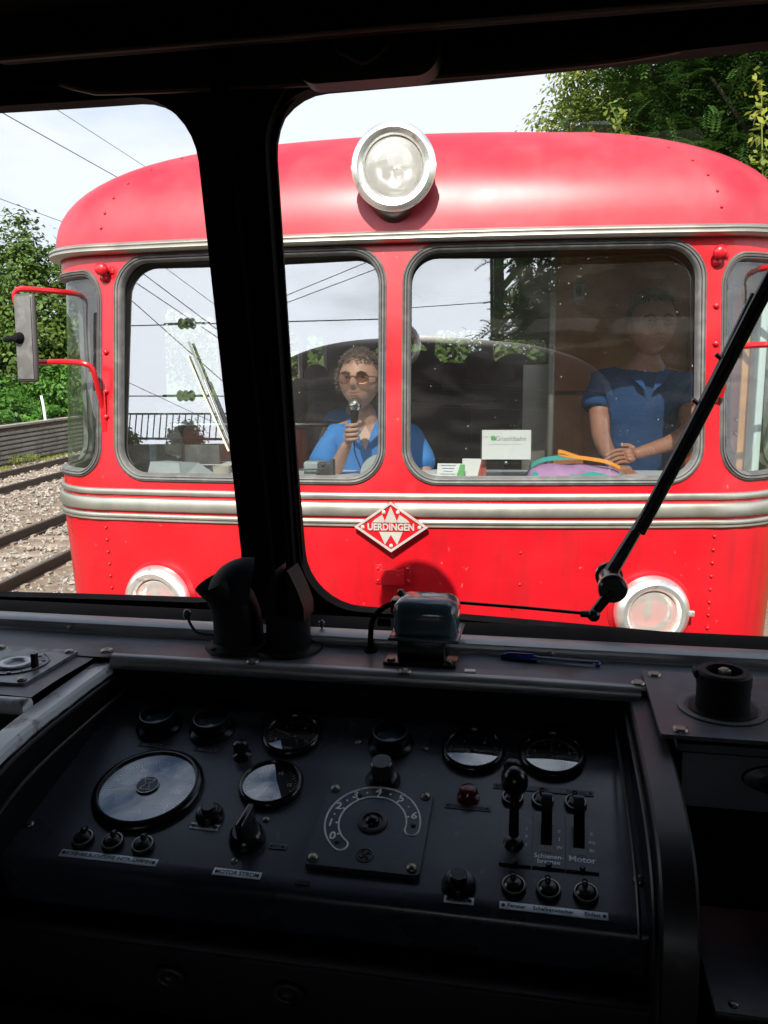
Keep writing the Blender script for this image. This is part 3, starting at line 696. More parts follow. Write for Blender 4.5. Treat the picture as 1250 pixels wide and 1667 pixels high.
def curls(g, M_, h, n, r0, r1, full=1.0, front=.32, low=-.45, seed=1, L_=.035, cap=(.10, .10, .73, .86, .965)):
    R = random.Random(seed)
    k = 0; r0, r1 = r0*.7, r1*.62
    m = 0
    while m < n*6:                                       # single curling strands over the base
        a = R.uniform(-1, 1); b = R.uniform(0, 2*pi); c = sqrt(1-a*a); dx, dy, dz = c*cos(b), c*sin(b), a
        if dz < low or (dy < -.05 and dz < front-.04 and abs(dx) < .93) or (dy < .1 and dz < -.3): continue
        p = Vector((dx*.71*h*full, dy*.87*h+.03*h, dz*1.0*h+.03*h)); d = Vector((dx+R.uniform(-.7, .7), dy+R.uniform(-.7, .7), dz*.5+R.uniform(-.8, .5))).normalized(); w = Vector((R.uniform(-1, 1), R.uniform(-1, 1), R.uniform(-1, 1)))
        g.tube([M_ @ (p+d*L_*t+w*.010*sin(t*5)*t-Vector((0, 0, .35*L_*t*t))+Vector((dx, dy, dz))*.010) for t in (0, .25, .5, .75, 1)], [.0017, .0019, .0018, .0014, .0006], 4); m += 1
    g.ball((0, cap[0]*h, cap[1]*h), (cap[2]*h*full, cap[3]*h, cap[4]*h), 28, M_)

# ---- the woman with the microphone
P1 = thing('person', 'seated person with glasses and blue polo shirt speaking into a microphone', 'person')
h = .126; HM = T(-.198, .455, -.052) @ RZ(radians(-6)) @ RX(radians(-4))
g = G()
sh = -.305
nodes = [((-.16, .64, -.80), (.17, .13)), ((-.16, .62, -.60), (.15, .12)), ((-.16, .60, -.44), (.15, .11)), ((-.17, .575, -.325), (.13, .085)), ((-.185, .535, -.235), .058), ((-.195, .50, -.15), .052),
         ((-.335, .585, -.315), .062), ((-.375, .52, -.42), .050), ((-.350, .42, -.490), .042), ((-.285, .335, -.420), .036), ((-.219, .250, -.305), .022),
         ((.01, .585, -.315), .062), ((.065, .53, -.42), .050), ((.085, .46, -.52), .043), ((.06, .36, -.60), .036), ((.02, .28, -.64), .026),
         ((-.27, .60, -.88), .085), ((-.30, .25, -.92), .07), ((-.30, .20, -1.22), .05), ((-.06, .60, -.88), .085), ((-.03, .25, -.92), .07), ((-.03, .20, -1.22), .05)]
edges = [(0, 1), (1, 2), (2, 3), (3, 4), (4, 5), (3, 6), (6, 7), (7, 8), (8, 9), (9, 10), (3, 11), (11, 12), (12, 13), (13, 14), (14, 15), (0, 16), (16, 17), (17, 18), (0, 19), (19, 20), (20, 21)]
skin(g, nodes, edges); head_geo(g, HM, h, 1.04, 1.0)
# right hand round the microphone handle (handle axis near x=-.192 y=.222)
mc = Vector((-.188, .222, -.262)); 
g.ball((-.214, .242, -.285), (.022, .020, .036), 14); g.ball((-.221, .252, -.312), (.018, .016, .026), 12)
for k in range(4):
    z = -.232-.0195*k; L_ = (.95, 1.02, 1.0, .86)[k]; r = (.0088, .0092, .0088, .0078)[k]
    finger(g, [(-.222, .232, z-.006), (-.212, .203, z-.002), (-.192, .196, z), (-.172*1-.0*(L_), .206, z+.002), (-.176, .226, z+.004)], r, r*.82)
finger(g, [(-.215, .250, -.270), (-.196, .252, -.244), (-.172, .232, -.226), (-.160, .212, -.220)], .011, .0088)
g.obj('body', M['skin'], P1)
person_parts(P1, h, HM, M['hairg'], full=1.04)
g = G(); curls(g, HM, h, 260, .014, .024, 1.0, .58, -.34, 3, .013, (.13, .13, .72, .84, .92)); g.obj('hair', M['hairg'], P1)
g = G()   # spectacles: two rims, bridge, sides
gl = G()
for s in (1, -1):
    cc = [Vector((s*.30*h*1.04+.225*h*cos(t), -.93*h+.06*h*abs(cos(t)+s*.3), .02*h+.20*h*sin(t)-.02*h*cos(2*t))) for t in np.linspace(0, 2*pi, 28)[:-1]]
    g.tube([HM @ p for p in cc], .0022, 6, closed=True); gl.add([HM @ p for p in cc], [tuple(range(27))])
    g.tube([HM @ Vector(p) for p in ((s*.52*h, -.90*h, .08*h), (s*.66*h, -.6*h, .09*h), (s*.71*h, 0, .05*h))], .002, 6)
g.tube([HM @ Vector(p) for p in ((-.09*h, -.93*h, .07*h), (0, -.96*h, .10*h), (.09*h, -.93*h, .07*h))], .0022, 6)
sp = g.obj('spectacles', M['specs'], P1); gl.obj('tinted_lens', M['tint'], sp, smooth=False)
g = G()
nodes = [((-.16, .64, -.80), (.19, .15)), ((-.16, .62, -.60), (.178, .142)), ((-.16, .60, -.44), (.175, .130)), ((-.17, .585, -.335), (.150, .100)), ((-.18, .56, -.265), (.085, .07)),
         ((-.335, .585, -.320), (.080, .080)), ((-.382, .525, -.405), (.075, .070)), ((-.385, .475, -.450), (.074, .068)), ((.01, .585, -.320), .078), ((.068, .535, -.41), .070), ((.088, .49, -.47), .068)]
skin(g, nodes, [(0, 1), (1, 2), (2, 3), (3, 4), (3, 5), (5, 6), (6, 7), (3, 8), (8, 9), (9, 10)])
fold(g); shirt = g.obj('polo_shirt', M['shirt'], P1)
g = G()
for s in (1, -1):
    c0 = Vector((-.18, .555, -.228))
    g.add([c0+Vector(p) for p in ((s*.02, .07, .03), (s*.085, .02, .015), (s*.095, -.05, -.03), (s*.050, -.125, -.075), (s*.012, -.115, -.115), (s*.03, -.10, -.05), (s*.055, -.04, -.0))], [(0, 1, 6), (1, 2, 6), (2, 3, 5), (2, 5, 6), (3, 4, 5)])
g.obj('collar', M['shirt'], shirt)
g = G()
g.add([(-.205, .452, -.295), (-.175, .440, -.36), (-.150, .452, -.295), (-.18, .485, -.255)], [(0, 1, 2, 3)])
g.obj('neckline', M['skin'], shirt)
MIC = thing('microphone', 'black microphone with silver mesh head held in front of the seated speaker', 'microphone')
A = T(-.190, .220, -.300) @ RX(radians(-7)) @ RY(radians(2))
g = G().lathe([(0, 0), (.010, 0), (.0115, .004), (.0145, .08), (.0165, .118), (.0185, .130)], A, 24); g.tube(smooth_path([(-.190, .220, -.300), (-.186, .225, -.35), (-.170, .235, -.40), (-.155, .24, -.450), (-.15, .26, -.52)], 5), .0028, 6); g.obj('handle', M['bak'], MIC)
g = G().lathe([(.0185, .129), (.0255, .140), (.0265, .147), (.0255, .153)], A, 28); g.obj('band', M['chrome'], MIC)
g = G().lathe([(.0255*cos(t), .153+.026*sin(t)) for t in np.linspace(0, pi/2, 9)], A, 28); g.obj('mesh_head', M['alu'], MIC)

# ---- the man standing in the shade on the right
P2 = thing('person', 'standing person in dark blue polo shirt with folded hands, shaded behind the right window', 'person')
P2.location.y += .12; P2.scale = (1.04, 1.04, 1.04)
h = .134; HM = T(1.062, .655, .178) @ RZ(radians(4))
g = G()
nodes = [((1.03, .76, -.60), (.16, .12)), ((1.03, .75, -.40), (.15, .11)), ((1.035, .74, -.20), (.16, .11)), ((1.04, .725, -.075), (.14, .085)), ((1.05, .70, .01), .062), ((1.055, .68, .08), .056),
         ((.868, .735, -.075), .062), ((.850, .70, -.20), .052), ((.850, .60, -.315), .043), ((.862, .48, -.365), .036), ((.900, .335, -.413), .024),
         ((1.215, .735, -.075), .062), ((1.245, .69, -.19), .052), ((1.225, .56, -.285), .043), ((1.11, .44, -.330), .036), ((.950, .362, -.368), .024),
         ((.94, .78, -.72), .09), ((.93, .76, -.98), .07), ((.93, .80, -1.27), .05), ((1.12, .78, -.72), .09), ((1.13, .76, -.98), .07), ((1.13, .80, -1.27), .05)]
skin(g, nodes, edges); head_geo(g, HM, h, 1.08, 1.2)
def flat_hand(g, w, d, side, up):
    w = Vector(w); d = Vector(d).normalized(); side = Vector(side).normalized(); up = Vector(up).normalized()
    c = w+d*.045
    for k in range(-1, 2): g.ball(tuple(c+side*.018*k+d*.006), (.024, .024, .016), 12)
    for k, (L_, r) in enumerate(((.068, .0082), (.078, .0088), (.074, .0086), (.060, .0076))):
        a = c+side*(-.030+.020*k)+d*.028
        finger(g, [a-d*.015, a+d*L_*.35+up*.006, a+d*L_*.7+up*.0, a+d*L_-up*.010], r, r*.8)
    a = w+side*-.026+d*.02
    finger(g, [a, a-side*.022+d*.020, a-side*.030+d*.045], .0105, .0085)
flat_hand(g, (.985, .37, -.362), (-.93, -.22, -.16), (.15, -.6, -.7), (0, -.4, 1))
flat_hand(g, (.885, .36, -.405), (.35, -.75, -.30), (.9, .35, -.1), (0, 0, 1))
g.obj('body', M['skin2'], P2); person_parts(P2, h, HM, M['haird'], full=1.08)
g = G(); curls(g, HM, h, 260, .010, .018, .98, .66, .02, 5, .009, (.14, .30, .70, .80, .76)); g.obj('hair', M['haird'], P2)
g = G(); gl = G()
for s in (1, -1):
    cc = [HM @ Vector((s*.30*h+x*h, -.90*h+.04*h*abs(x)*2, .05*h+z*h)) for x, z in rrect(-.22, .22, -.11, .11, .07, 4)]
    g.tube(cc, .0018, 6, closed=True); gl.add(cc, [tuple(range(len(cc)))])
    g.tube([HM @ Vector(p) for p in ((s*.52*h, -.86*h, .10*h), (s*.64*h, -.6*h, .09*h), (s*.70*h, 0, .05*h))], .0018, 6)
g.tube([HM @ Vector(p) for p in ((-.08*h, -.90*h, .10*h), (.08*h, -.90*h, .10*h))], .0018, 6)
sp = g.obj('spectacles', M['specs'], P2); gl.obj('spectacle_lens', M['glassdial'], sp, smooth=False)
g = G()
nodes = [((1.03, .76, -.62), (.185, .14)), ((1.03, .75, -.40), (.178, .135)), ((1.035, .74, -.20), (.190, .135)), ((1.04, .728, -.085), (.165, .105)), ((1.05, .71, -.02), (.088, .075)),
         ((.868, .735, -.085), .080), ((.838, .715, -.16), .076), ((.832, .69, -.205), .076), ((1.215, .735, -.085), .080), ((1.248, .71, -.16), .076), ((1.252, .68, -.205), .076)]
skin(g, nodes, [(0, 1), (1, 2), (2, 3), (3, 4), (3, 5), (5, 6), (6, 7), (3, 8), (8, 9), (9, 10)])
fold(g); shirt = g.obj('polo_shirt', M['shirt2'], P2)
g = G()
for s in (1, -1):
    c0 = Vector((1.05, .71, .0))
    g.add([c0+Vector(p) for p in ((s*.02, .07, .03), (s*.085, .02, .015), (s*.10, -.05, -.03), (s*.055, -.135, -.075), (s*.012, -.125, -.115), (s*.03, -.10, -.05), (s*.055, -.04, -.0))], [(0, 1, 6), (1, 2, 6), (2, 3, 5), (2, 5, 6), (3, 4, 5)])
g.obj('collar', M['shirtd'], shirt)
g = G(); skin(g, [((1.03, .76, -.62), (.17, .13)), ((.94, .78, -.76), .105), ((.93, .76, -.98), .085), ((.93, .80, -1.26), .07), ((1.12, .78, -.76), .105), ((1.13, .76, -.98), .085), ((1.13, .80, -1.26), .07)], [(0, 1), (1, 2), (2, 3), (0, 4), (4, 5), (5, 6)]); g.obj('trousers', M['trousers'], P2)

# ---- two passengers in the first bench behind the speaker
def passenger(x, y, z, hs, shirtm, hairm, label, lean=0, seed=1):
    P = thing('person', label, 'person', None); h = .115*hs; HM = T(x, y, z) @ RZ(radians(lean))
    g = G(); o = Vector((x, y+.05, z))
    V = lambda a, b, c: tuple(o+Vector((a, b, c))*hs)
    nodes = [(V(0, .14, -.62), (.14, .11)), (V(0, .12, -.42), (.13, .10)), (V(0, .09, -.28), (.12, .08)), (V(0, .05, -.17), .05), (V(0, .02, -.10), .046),
             (V(-.16, .09, -.25), .05), (V(-.21, .02, -.40), .042), (V(-.16, -.16, -.42), .034), (V(-.06, -.24, -.36), .024), (V(.16, .09, -.25), .05), (V(.21, .02, -.40), .042), (V(.16, -.14, -.46), .034), (V(.05, -.24, -.46), .024)]
    skin(g, nodes, [(0, 1), (1, 2), (2, 3), (3, 4), (2, 5), (5, 6), (6, 7), (7, 8), (2, 9), (9, 10), (10, 11), (11, 12)]); head_geo(g, HM, h)
    for (c, s) in ((V(-.06, -.24, -.36), 1), (V(.05, -.24, -.46), -1)):
        for k in range(4): finger(g, [tuple(Vector(c)+Vector((s*.01, .0, .012*k-.02))), tuple(Vector(c)+Vector((s*.04, -.02, .012*k-.02))), tuple(Vector(c)+Vector((s*.065, -.01, .012*k-.025)))], .008, .006)
        finger(g, [c, tuple(Vector(c)+Vector((s*.02, -.02, .03))), tuple(Vector(c)+Vector((s*.04, -.025, .038)))], .009, .007)
    g.obj('body', M['skin'], P); person_parts(P, h, HM, hairm)
    g = G(); curls(g, HM, h, 170, .014, .026, 1.05, .5, -.9, seed); g.obj('hair', hairm, P)
    g = G(); nodes = [(V(0, .14, -.62), (.16, .13)), (V(0, .12, -.42), (.15, .12)), (V(0, .09, -.28), (.14, .10)), (V(0, .06, -.19), .065), (V(-.16, .09, -.26), .064), (V(-.21, .05, -.34), .058), (V(.16, .09, -.26), .064), (V(.21, .05, -.34), .058)]
    skin(g, nodes, [(0, 1), (1, 2), (2, 3), (2, 4), (4, 5), (2, 6), (6, 7)]); g.obj('shirt', shirtm, P)
passenger(-.42, 1.62, -.06, .95, M['shirt'], M['haird'], 'long-haired passenger in blue seated just behind the speaker', 25, 11)
passenger(-.98, 1.75, -.10, .95, M['trousers'], M['hairg'], 'passenger in dark clothes sitting half hidden behind the centre post', -10, 12)

# ---- things on the dash
DZ = -.454
def onething(name, label, cat, g, mat, group=None, **k):
    o = g.obj(name, mat, None, **k); o.location = (FX, FY, 0); return tag(o, label, cat, group)
S = thing('sign_holder', 'clear upright sign holder with white card reading Granitbahn', 'sign')
A = T(.442, .225, DZ+.075) @ RX(pi/2-radians(6)) 
g = G().prism(rrect(-.105, .105, -.0, .128, .004, 3), -.002, .002, A).prism(rrect(-.10, .10, -.075, -.005, .004, 3), -.045, -.001, A).prism(rrect(-.10, .10, -.075, -.068, .003, 3), -.02, .05, A); g.obj('holder', M['clear'], S, smooth=False)
g = G().prism(rrect(-.099, .099, .004, .124, .002, 2), .0028, .0034, A); card = g.obj('card', M['paper'], S, smooth=False)
g = G().text('Granitbahn', .028, A @ T(.018, .088, .0038), .0002).box((-.005, .066, .0038), (.13, .0012, .0004), A); g.text('Infos', .010, A @ T(-.083, .096, .0038), .0002); g.obj('lettering', M['ledgetrim'], card, smooth=False)
g = G().prism([(-.062, .082), (-.045, .080), (-.043, .094), (-.052, .102), (-.064, .097)], .0036, .0042, A).prism([(-.055, .080), (-.040, .084), (-.040, .095), (-.050, .092)], .0042, .0047, A); g.obj('emblem', M['green'], card, smooth=False)
g = G().lathe([(.0, 0), (.008, 0), (.008, .01), (0, .012)], A @ T(0, -.012, .0), 14); g.obj('clip', M['chrome'], S)
def leaflet(x, y, rz, w, hgt, tilt, label, m='paper', stripe=None, lines=0):
    A = T(x, y, DZ+.003) @ RZ(rz) @ RX(pi/2-tilt)
    g = G().prism([(-w/2, 0), (w/2, 0), (w/2, hgt), (-w/2, hgt)], -.0008, .0008, A); t = onething('leaflet', label, 'leaflet', g, M[m], 'leaflets on the far dashboard', smooth=False)
    if stripe:
        g = G().prism([(w/2-.035, 0), (w/2, 0), (w/2, hgt*.95), (w/2-.02, hgt*.95)], .0009, .0014, A); g.obj('print', M[stripe], t, smooth=False)
    if lines:
        g = G()
        for k in range(lines): g.box((-.012, hgt*.85-k*.012, .001), (w*.55-.012*(k % 3), .0025, .0006), A)
        g.obj('lines_of_print', M['shirtd'], t, smooth=False)
leaflet(.215, .215, radians(-6), .115, .060, radians(18), 'white leaflet with a green corner leaning left of the sign holder', stripe='green', lines=4)
leaflet(.31, .26, radians(-4), .10, .075, radians(14), 'small white leaflet pressed against the back of the sign holder', stripe='reddial')
g = G().box((.07, .33, DZ+.006), (.22, .15, .012), T(0, 0, 0) , .002); onething('paper_pad', 'white paper pad lying flat right of the centre post', 'paper', g, M['paper'])
# cloth bag in mauve and teal with an orange strap
B = thing('cloth_bag', 'folded mauve and teal cloth bag lying beside the standing person', 'bag')
nx, ny = 26, 14; vs = []
for j in range(ny+1):
    for i in range(nx+1):
        u = i/nx*2-1; v = j/ny*2-1; z = .050*(max(0, 1-abs(u)**4))**.5*(max(0, 1-abs(v)**3))**.5
        z *= 1-.22*u; z += .006*sin(u*9+v*4)*(1-abs(u))*(1-abs(v)); vs.append((.725+u*.19+.01*sin(v*5), .27+v*.10+.012*sin(u*4), DZ+.002+z))
g = G().add(vs, [(j*(nx+1)+i, j*(nx+1)+i+1, (j+1)*(nx+1)+i+1, (j+1)*(nx+1)+i) for j in range(ny) for i in range(nx)]); g.obj('cloth', M['purple'], B)
g = G(); pts = [(.545, .19, DZ+.012), (.60, .185, DZ+.010), (.70, .172, DZ+.012), (.80, .182, DZ+.014), (.90, .20, DZ+.010)]
P = smooth_path(pts, 5); g.add([p+Vector((0, 0, .016+.006*sin(i)))for i, p in enumerate(P)]+[p-Vector((0, .012, .010)) for p in P], [(i, i+1, len(P)+i+1, len(P)+i) for i in range(len(P)-1)]); g.obj('teal_hem', M['teal'], B)
g = G(); P = smooth_path([(.54, .30, DZ+.035), (.58, .33, DZ+.058), (.64, .335, DZ+.07), (.74, .32, DZ+.074)], 5)
g.add([p+Vector((0, 0, .012)) for p in P]+[p-Vector((0, .01, .006)) for p in P], [(i, i+1, len(P)+i+1, len(P)+i) for i in range(len(P)-1)]); g.obj('teal_edge', M['teal'], B)
g = G()
def ribbon(P, w, th=.002):
    P = smooth_path(P, 6); n = len(P); vs = []
    for p in P: vs += [p+Vector((0, -w*.45, -w*.5)), p+Vector((0, w*.45, w*.5)), p+Vector((0, w*.45+th, w*.5-th)), p+Vector((0, -w*.45+th, -w*.5-th))]
    return vs, [(i*4+a, i*4+(a+1) % 4, (i+1)*4+(a+1) % 4, (i+1)*4+a) for i in range(n-1) for a in range(4)]
g.add(*ribbon([(.90, .235, DZ+.045), (.85, .24, DZ+.068), (.78, .25, DZ+.080), (.70, .25, DZ+.090), (.655, .25, DZ+.102), (.66, .25, DZ+.110), (.70, .255, DZ+.098), (.74, .26, DZ+.082)], .014)); g.obj('strap', M['orange'], B)
# grey box on the left, motor box, cup, clipboard, glare plate
g = G(); g.add([(-1.075, .14, DZ), (-.92, .14, DZ), (-.80, .26, DZ), (-1.05, .30, DZ), (-1.060, .16, DZ+.072), (-.935, .16, DZ+.066), (-.88, .25, DZ+.058), (-1.03, .27, DZ+.064)], [(0, 1, 5, 4), (1, 2, 6, 5), (2, 3, 7, 6), (3, 0, 4, 7), (4, 5, 6, 7), (0, 3, 2, 1)])
onething('equipment_box', 'pale grey slope-sided metal box on the left of the far dash', 'box', g, M['greybox'], smooth=False)
g = G().box((-.90, .36, DZ+.075), (.16, .015, .10), RX(0)@T(0, 0, 0), .002).box((-.90, .39, DZ+.02), (.16, .08, .04), bev=.003); onething('card_terminal', 'dark grey upright panel behind the pale metal box', 'panel', g, M['rubber'])
g = G().box((-1.12, .30, DZ+.03), (.30, .22, .012), RZ(0), .002); onething('clipboard', 'black clipboard lying on the left end of the far dash', 'clipboard', g, M['bak'])
g = G().box((-.86, .40, DZ+.038), (.22, .13, .002), T(0, 0, 0)); o = onething('document', 'loose white document lying behind the grey box', 'paper', g, M['paper'], smooth=False)
W_ = thing('wiper_motor', 'small grey wiper motor with linkage at the foot of the left far window', 'motor')
g = G().box((-.345, .16, -.415), (.085, .06, .075), T(0, 0, 0), .008); g.obj('housing', M['greybox'], W_)
g = G().box((-.295, .13, -.405), (.060, .04, .055), bev=.004).box((-.262, .12, -.40), (.012, .05, .07), bev=.002).ball((-.30, .11, -.385), .009, 8).ball((-.325, .11, -.42), .009, 8); g.tube([(-.62, .125, -.415), (-.30, .11, -.405)], .004, 8).tube([(-.265, .11, -.43), (-.245, .10, -.455)], .006, 8); g.obj('linkage', M['rubber'], W_)
g = G().lathe([(0, 0), (.036, 0), (.038, .05), (.036, .05), (.034, .004), (0, .004)], T(-.76, .20, DZ), 24); onething('cup', 'small cream paper cup at the left window of the far cab', 'cup', g, M['gasket'])
g = G().lathe([(0, 0), (.085, 0), (.088, .004), (.085, .010), (0, .014)], T(-.075, .20, -.44) @ RX(radians(80)), 36); onething('round_cover', 'pale round cover plate behind the far centre post', 'cover', g, M['greybox'])
g = G().prism([(-.015, 0), (.05, -.02), (.065, .06), (-.005, .22), (-.05, .22)], -.003, .003, T(-1.03, .30, -.36) @ RX(pi/2)); onething('glare_shield', 'tilted clear glare shield standing above the grey box', 'shield', g, M['clear'], smooth=False)
g = G().box((-1.085, .26, -.33), (.030, .030, .25), bev=.004); onething('desk_post', 'blue-grey metal post standing left of the grey box', 'post', g, M['hammer'])
g = G().add([(1.30, .20, DZ+.004), (1.44, .40, DZ+.012), (1.30, .50, DZ+.02), (1.16, .30, DZ+.010)], [(0, 1, 2, 3)]); g.add([(1.30, .20, DZ+.002), (1.44, .40, DZ+.002), (1.30, .50, DZ+.002), (1.16, .30, DZ+.002)], [(0, 1, 2, 3)]); onething('newspaper', 'open white newspaper on the dash at the right corner window', 'newspaper', g, M['paper'], smooth=False)

# ================================================================== OUR OWN RAILBUS (we look out of its cab)
TH = .065
OWN = empty('railbus', (-.36+.05*sin(TH), 1.37+.05*cos(TH), 0), -TH, 'railbus we sit in, with its dark driving cab, instrument desk and windscreens', 'railbus')
OFRONT = (.03, 1.168, -.445, .425, .11)
build_shell(OWN, -1, M['ownpaint'], M['ownpaint'], M['cabdark'], front=OFRONT)
exterior(OWN, -1, full=False)
for w in (OFRONT, (-1.168, -.03, -.445, .425, .11)):
    x0, x1, y0, y1, r = w; P = rrect(x0-.008, x1+.008, y0-.008, y1+.008, r); n = len(P); g = G()
    g.add([(x, -(.018+.05*abs(x)+TA*(z+.6)), z) for x, z in P], [tuple(range(n))]); g.obj('windscreen', M['glassown'], OWN, smooth=False)
for w in (WIN[1], (-1.93, -1.285, -.42, .395, .11)): curved_pane(OWN, w, M['glassown'], -1)
class OG(G):
    def __init__(s): super().__init__(); s.M = T(0, -.05, 0)
def opart(name, g, mat, label=None, parent=None, **k):
    o = g.obj(name, mat, parent or OWN, **k)
    if label: o['label'] = label
    return o
lean = lambda u, z: -.002-(z+.4)*.12-.105*(min(abs(u), 1.2)/1.2)**2
HH = [(.038, 1.15, -.410, .402, .095), (-1.15, -.068, -.410, .407, .095)]
shx = lambda x, z: x-.017*(z+.4)/.8
low = lambda x, z: z-(.022*max(0, x) if z < -.2 else 0)
g = OG(); pol = strip(g, -1.22, 1.22, -.47, .56, HH, lambda x, z: Vector((shx(x, z), lean(x, z), low(x, z))))
for P in pol:
    n = len(P); g.add([(shx(*p), lean(*p), low(*p)) for p in P]+[(shx(*p), lean(*p)+.035, low(*p)) for p in P], [(i, (i+1) % n, n+(i+1) % n, n+i) for i in range(n)])
opart('window_surround', g, M['pillar'])
g = OG()   # centre post cover with a raised rib
for (a, b, d) in ((-.060, .030, .022), (-.030, .004, .034)):
    g.add([(shx(x, z), lean(0, z)-dd, z) for z in (-.42, .46) for (x, dd) in ((a, 0), (a+.006, d), (b-.006, d), (b, 0))], [(0, 1, 5, 4), (1, 2, 6, 5), (2, 3, 7, 6)])
opart('centre_post', g, M['pillar'])
# sill: rubber, metal profile, painted ledge
g = OG().box((0, -.090, -.412), (2.5, .086, .010), bev=.003); opart('sill_rubber', g, M['darkrub'])
g = OG(); pr = [(-.130, -.412), (-.130, -.402), (-.136, -.400), (-.158, -.401), (-.165, -.404), (-.167, -.409), (-.167, -.411), (-.1665, -.416), (-.169, -.418), (-.169, -.424)]
g.add([(u, v, z) for u in (-1.25, 1.25) for v, z in pr], [(i, i+1, len(pr)+i+1, len(pr)+i) for i in range(len(pr)-1)]); opart('sill_profile', g, M['ledgetrim'])
g = OG()
for u in (-.31, .10, .77, .46): g.lathe([(0, 0), (.0045, 0), (.004, .002), (0, .002)], T(u, -.168, -.412) @ RX(pi/2), 10)
opart('sill_screws', g, M['brass'])
def wavy(u0, u1, v0, v1, z, nu=30, nv=6, amp=.0012):
    R = random.Random(3); vs = [(u0+(u1-u0)*i/nu, v0+(v1-v0)*j/nv, z+amp*sin(i*1.1+j*.8)*sin(i*.37)) for j in range(nv+1) for i in range(nu+1)]
    return vs, [(j*(nu+1)+i, j*(nu+1)+i+1, (j+1)*(nu+1)+i+1, (j+1)*(nu+1)+i) for j in range(nv) for i in range(nu)]
g = OG().add(*wavy(-1.28, 1.28, -.160, -.268, -.420)).add(*wavy(-1.28, -.209, -.2675, -.424, -.4205)); g.v = g.v
opart('ledge', g, M['ledge'])
g = OG().tube([(-1.28, -.428, -.432), (-.212, -.428, -.432)], .0115, 12); opart('ledge_nosing', g, M['wornrim'])
g = OG().box((-.76, -.425, -.53), (1.07, .012, .18)); opart('ledge_board', g, M['wood'])
g = OG().tube([(-.178, -.268, -.4245), (.40, -.268, -.4235), (.575, -.268, -.4245)], .0115, 14); opart('desk_nosing', g, M['ledgetrim'])
g = OG()
for (u, v) in ((-.193, -.259), (.040, -.267), (.262, -.269), (.572, -.262)):
    g.lathe([(0, 0), (.0095, 0), (.009, .003), (.0065, .0045), (.0045, .0045), (.003, .003), (0, .003)], T(u, v, -.4145), 20)
opart('desk_screws', g, M['brass'])
# desk well: back, cheeks with worn rims
g = OG().add([(-.21, -.272, -.43), (.60, -.272, -.43), (.60, -.262, -.50), (-.21, -.262, -.50)], [(0, 1, 2, 3)])
g.box((-.02+.22, -.268, -.4505), (.02, .006, .010), bev=.001)
opart('well_back', g, M['blk'])
CP = smooth_path([(0, -.235, -.4275), (0, -.255, -.429), (0, -.32, -.430), (0, -.39, -.432), (0, -.46, -.435), (0, -.53, -.443), (0, -.59, -.463), (0, -.622, -.50), (0, -.638, -.56), (0, -.645, -.72), (0, -.645, -1.0)], 5)
def cheek(ua, ub, mat, inner):
    n = len(CP)
    def col(i):
        t = (CP[min(i+1, n-1)]-CP[max(i-1, 0)]).normalized(); nn = Vector((0, t.z, -t.y)); nn = nn if nn.z >= 0 or True else -nn
        nn = Vector((0, -abs(t.z), abs(t.y)))
        k = -.004; p = CP[i]; m = (ua+ub)/2
        A, B = Vector((ua, 0, 0)), Vector((ub, 0, 0))
        return [p+A+nn*-.014, p+A+nn*-.003, p+A*.93+B*.07, p+A*.10+B*.90+nn*.0015, p+B+nn*-.003, p+B+nn*-.014]
    C_ = [col(i) for i in range(n)]; vs = [q for c in C_ for q in c]
    g = OG().add(vs, [(i*6+j, i*6+j+1, (i+1)*6+j+1, (i+1)*6+j) for i in range(n-1) for j in range(5)]); opart('desk_rim', g, mat, 'worn side rim of the desk')
    g = OG()
    for u in (ua, ub): g.add([(u, p.y, p.z-.012) for p in CP]+[(u, p.y+.0, -1.02) for p in CP], [(i, i+1, n+i+1, n+i) for i in range(n-1)])
    opart('desk_cheek', g, M['blk'])
cheek(-.211, -.177, M['wornrim'], False); cheek(.560, .595, M['darkrim'], False)
for s, u in ((1, -.174), (-1, .556)):      # thin inner bead along the cheek
    g = OG().tube([(u, p.y, p.z-.018) for p in CP[4:38]], .0028, 6); opart('edge_bead', g, M['darkrim'])
    g = OG().tube([(u+s*.012, p.y, p.z-.040-.012*i/34) for i, p in enumerate(CP[6:34])], .0022, 6); opart('edge_bead', g, M['darkrim'])
# instrument panel, frame tilted 15 degrees
PA = radians(15)
PM = T(0, -.27, -.49) @ RX(PA)
g = OG()
n = 60; m = 10
prof = [(-.02, .0)]+[(s, 0) for s in np.linspace(.0, .284, 30)]+[(.290, -.0015), (.2955, -.006), (.298, -.014), (.299, -.05), (.297, -.09)]
us = np.linspace(-.180, .562, 60)
g.add([(u, -s, h) for u in us for s, h in prof], [(i*len(prof)+j, i*len(prof)+j+1, (i+1)*len(prof)+j+1, (i+1)*len(prof)+j) for i in range(59) for j in range(len(prof)-1)], PM)
opart('instrument_panel', g, M['panel'])
g = OG().box((.18, -.585, -.665), (.78, .02, .085), bev=.004); opart('lower_board', g, M['wood'])
g = OG().box((.18, -.60, -.92), (.80, .02, .42)); opart('desk_front', g, M['blk'])
g = OG()
for u, z in ((.055, -.655), (.19, -.655)):
    g.lathe([(0, 0), (.020, 0), (.018, .004), (.010, .006), (.010, .002), (0, .002)], T(u, -.596, z) @ RX(pi/2) @ Matrix.Scale(.7, 4, (0, 1, 0)), 20)
opart('drawer_lock', g, M['darkrim'])
def at(u, s, h=0): return PM @ T(u, -s, h)
def screw(g, A, r=.0048):
    g.lathe([(0, 0), (r, 0), (r*.95, r*.35), (r*.6, r*.6), (0, r*.6)], A, 16); return g
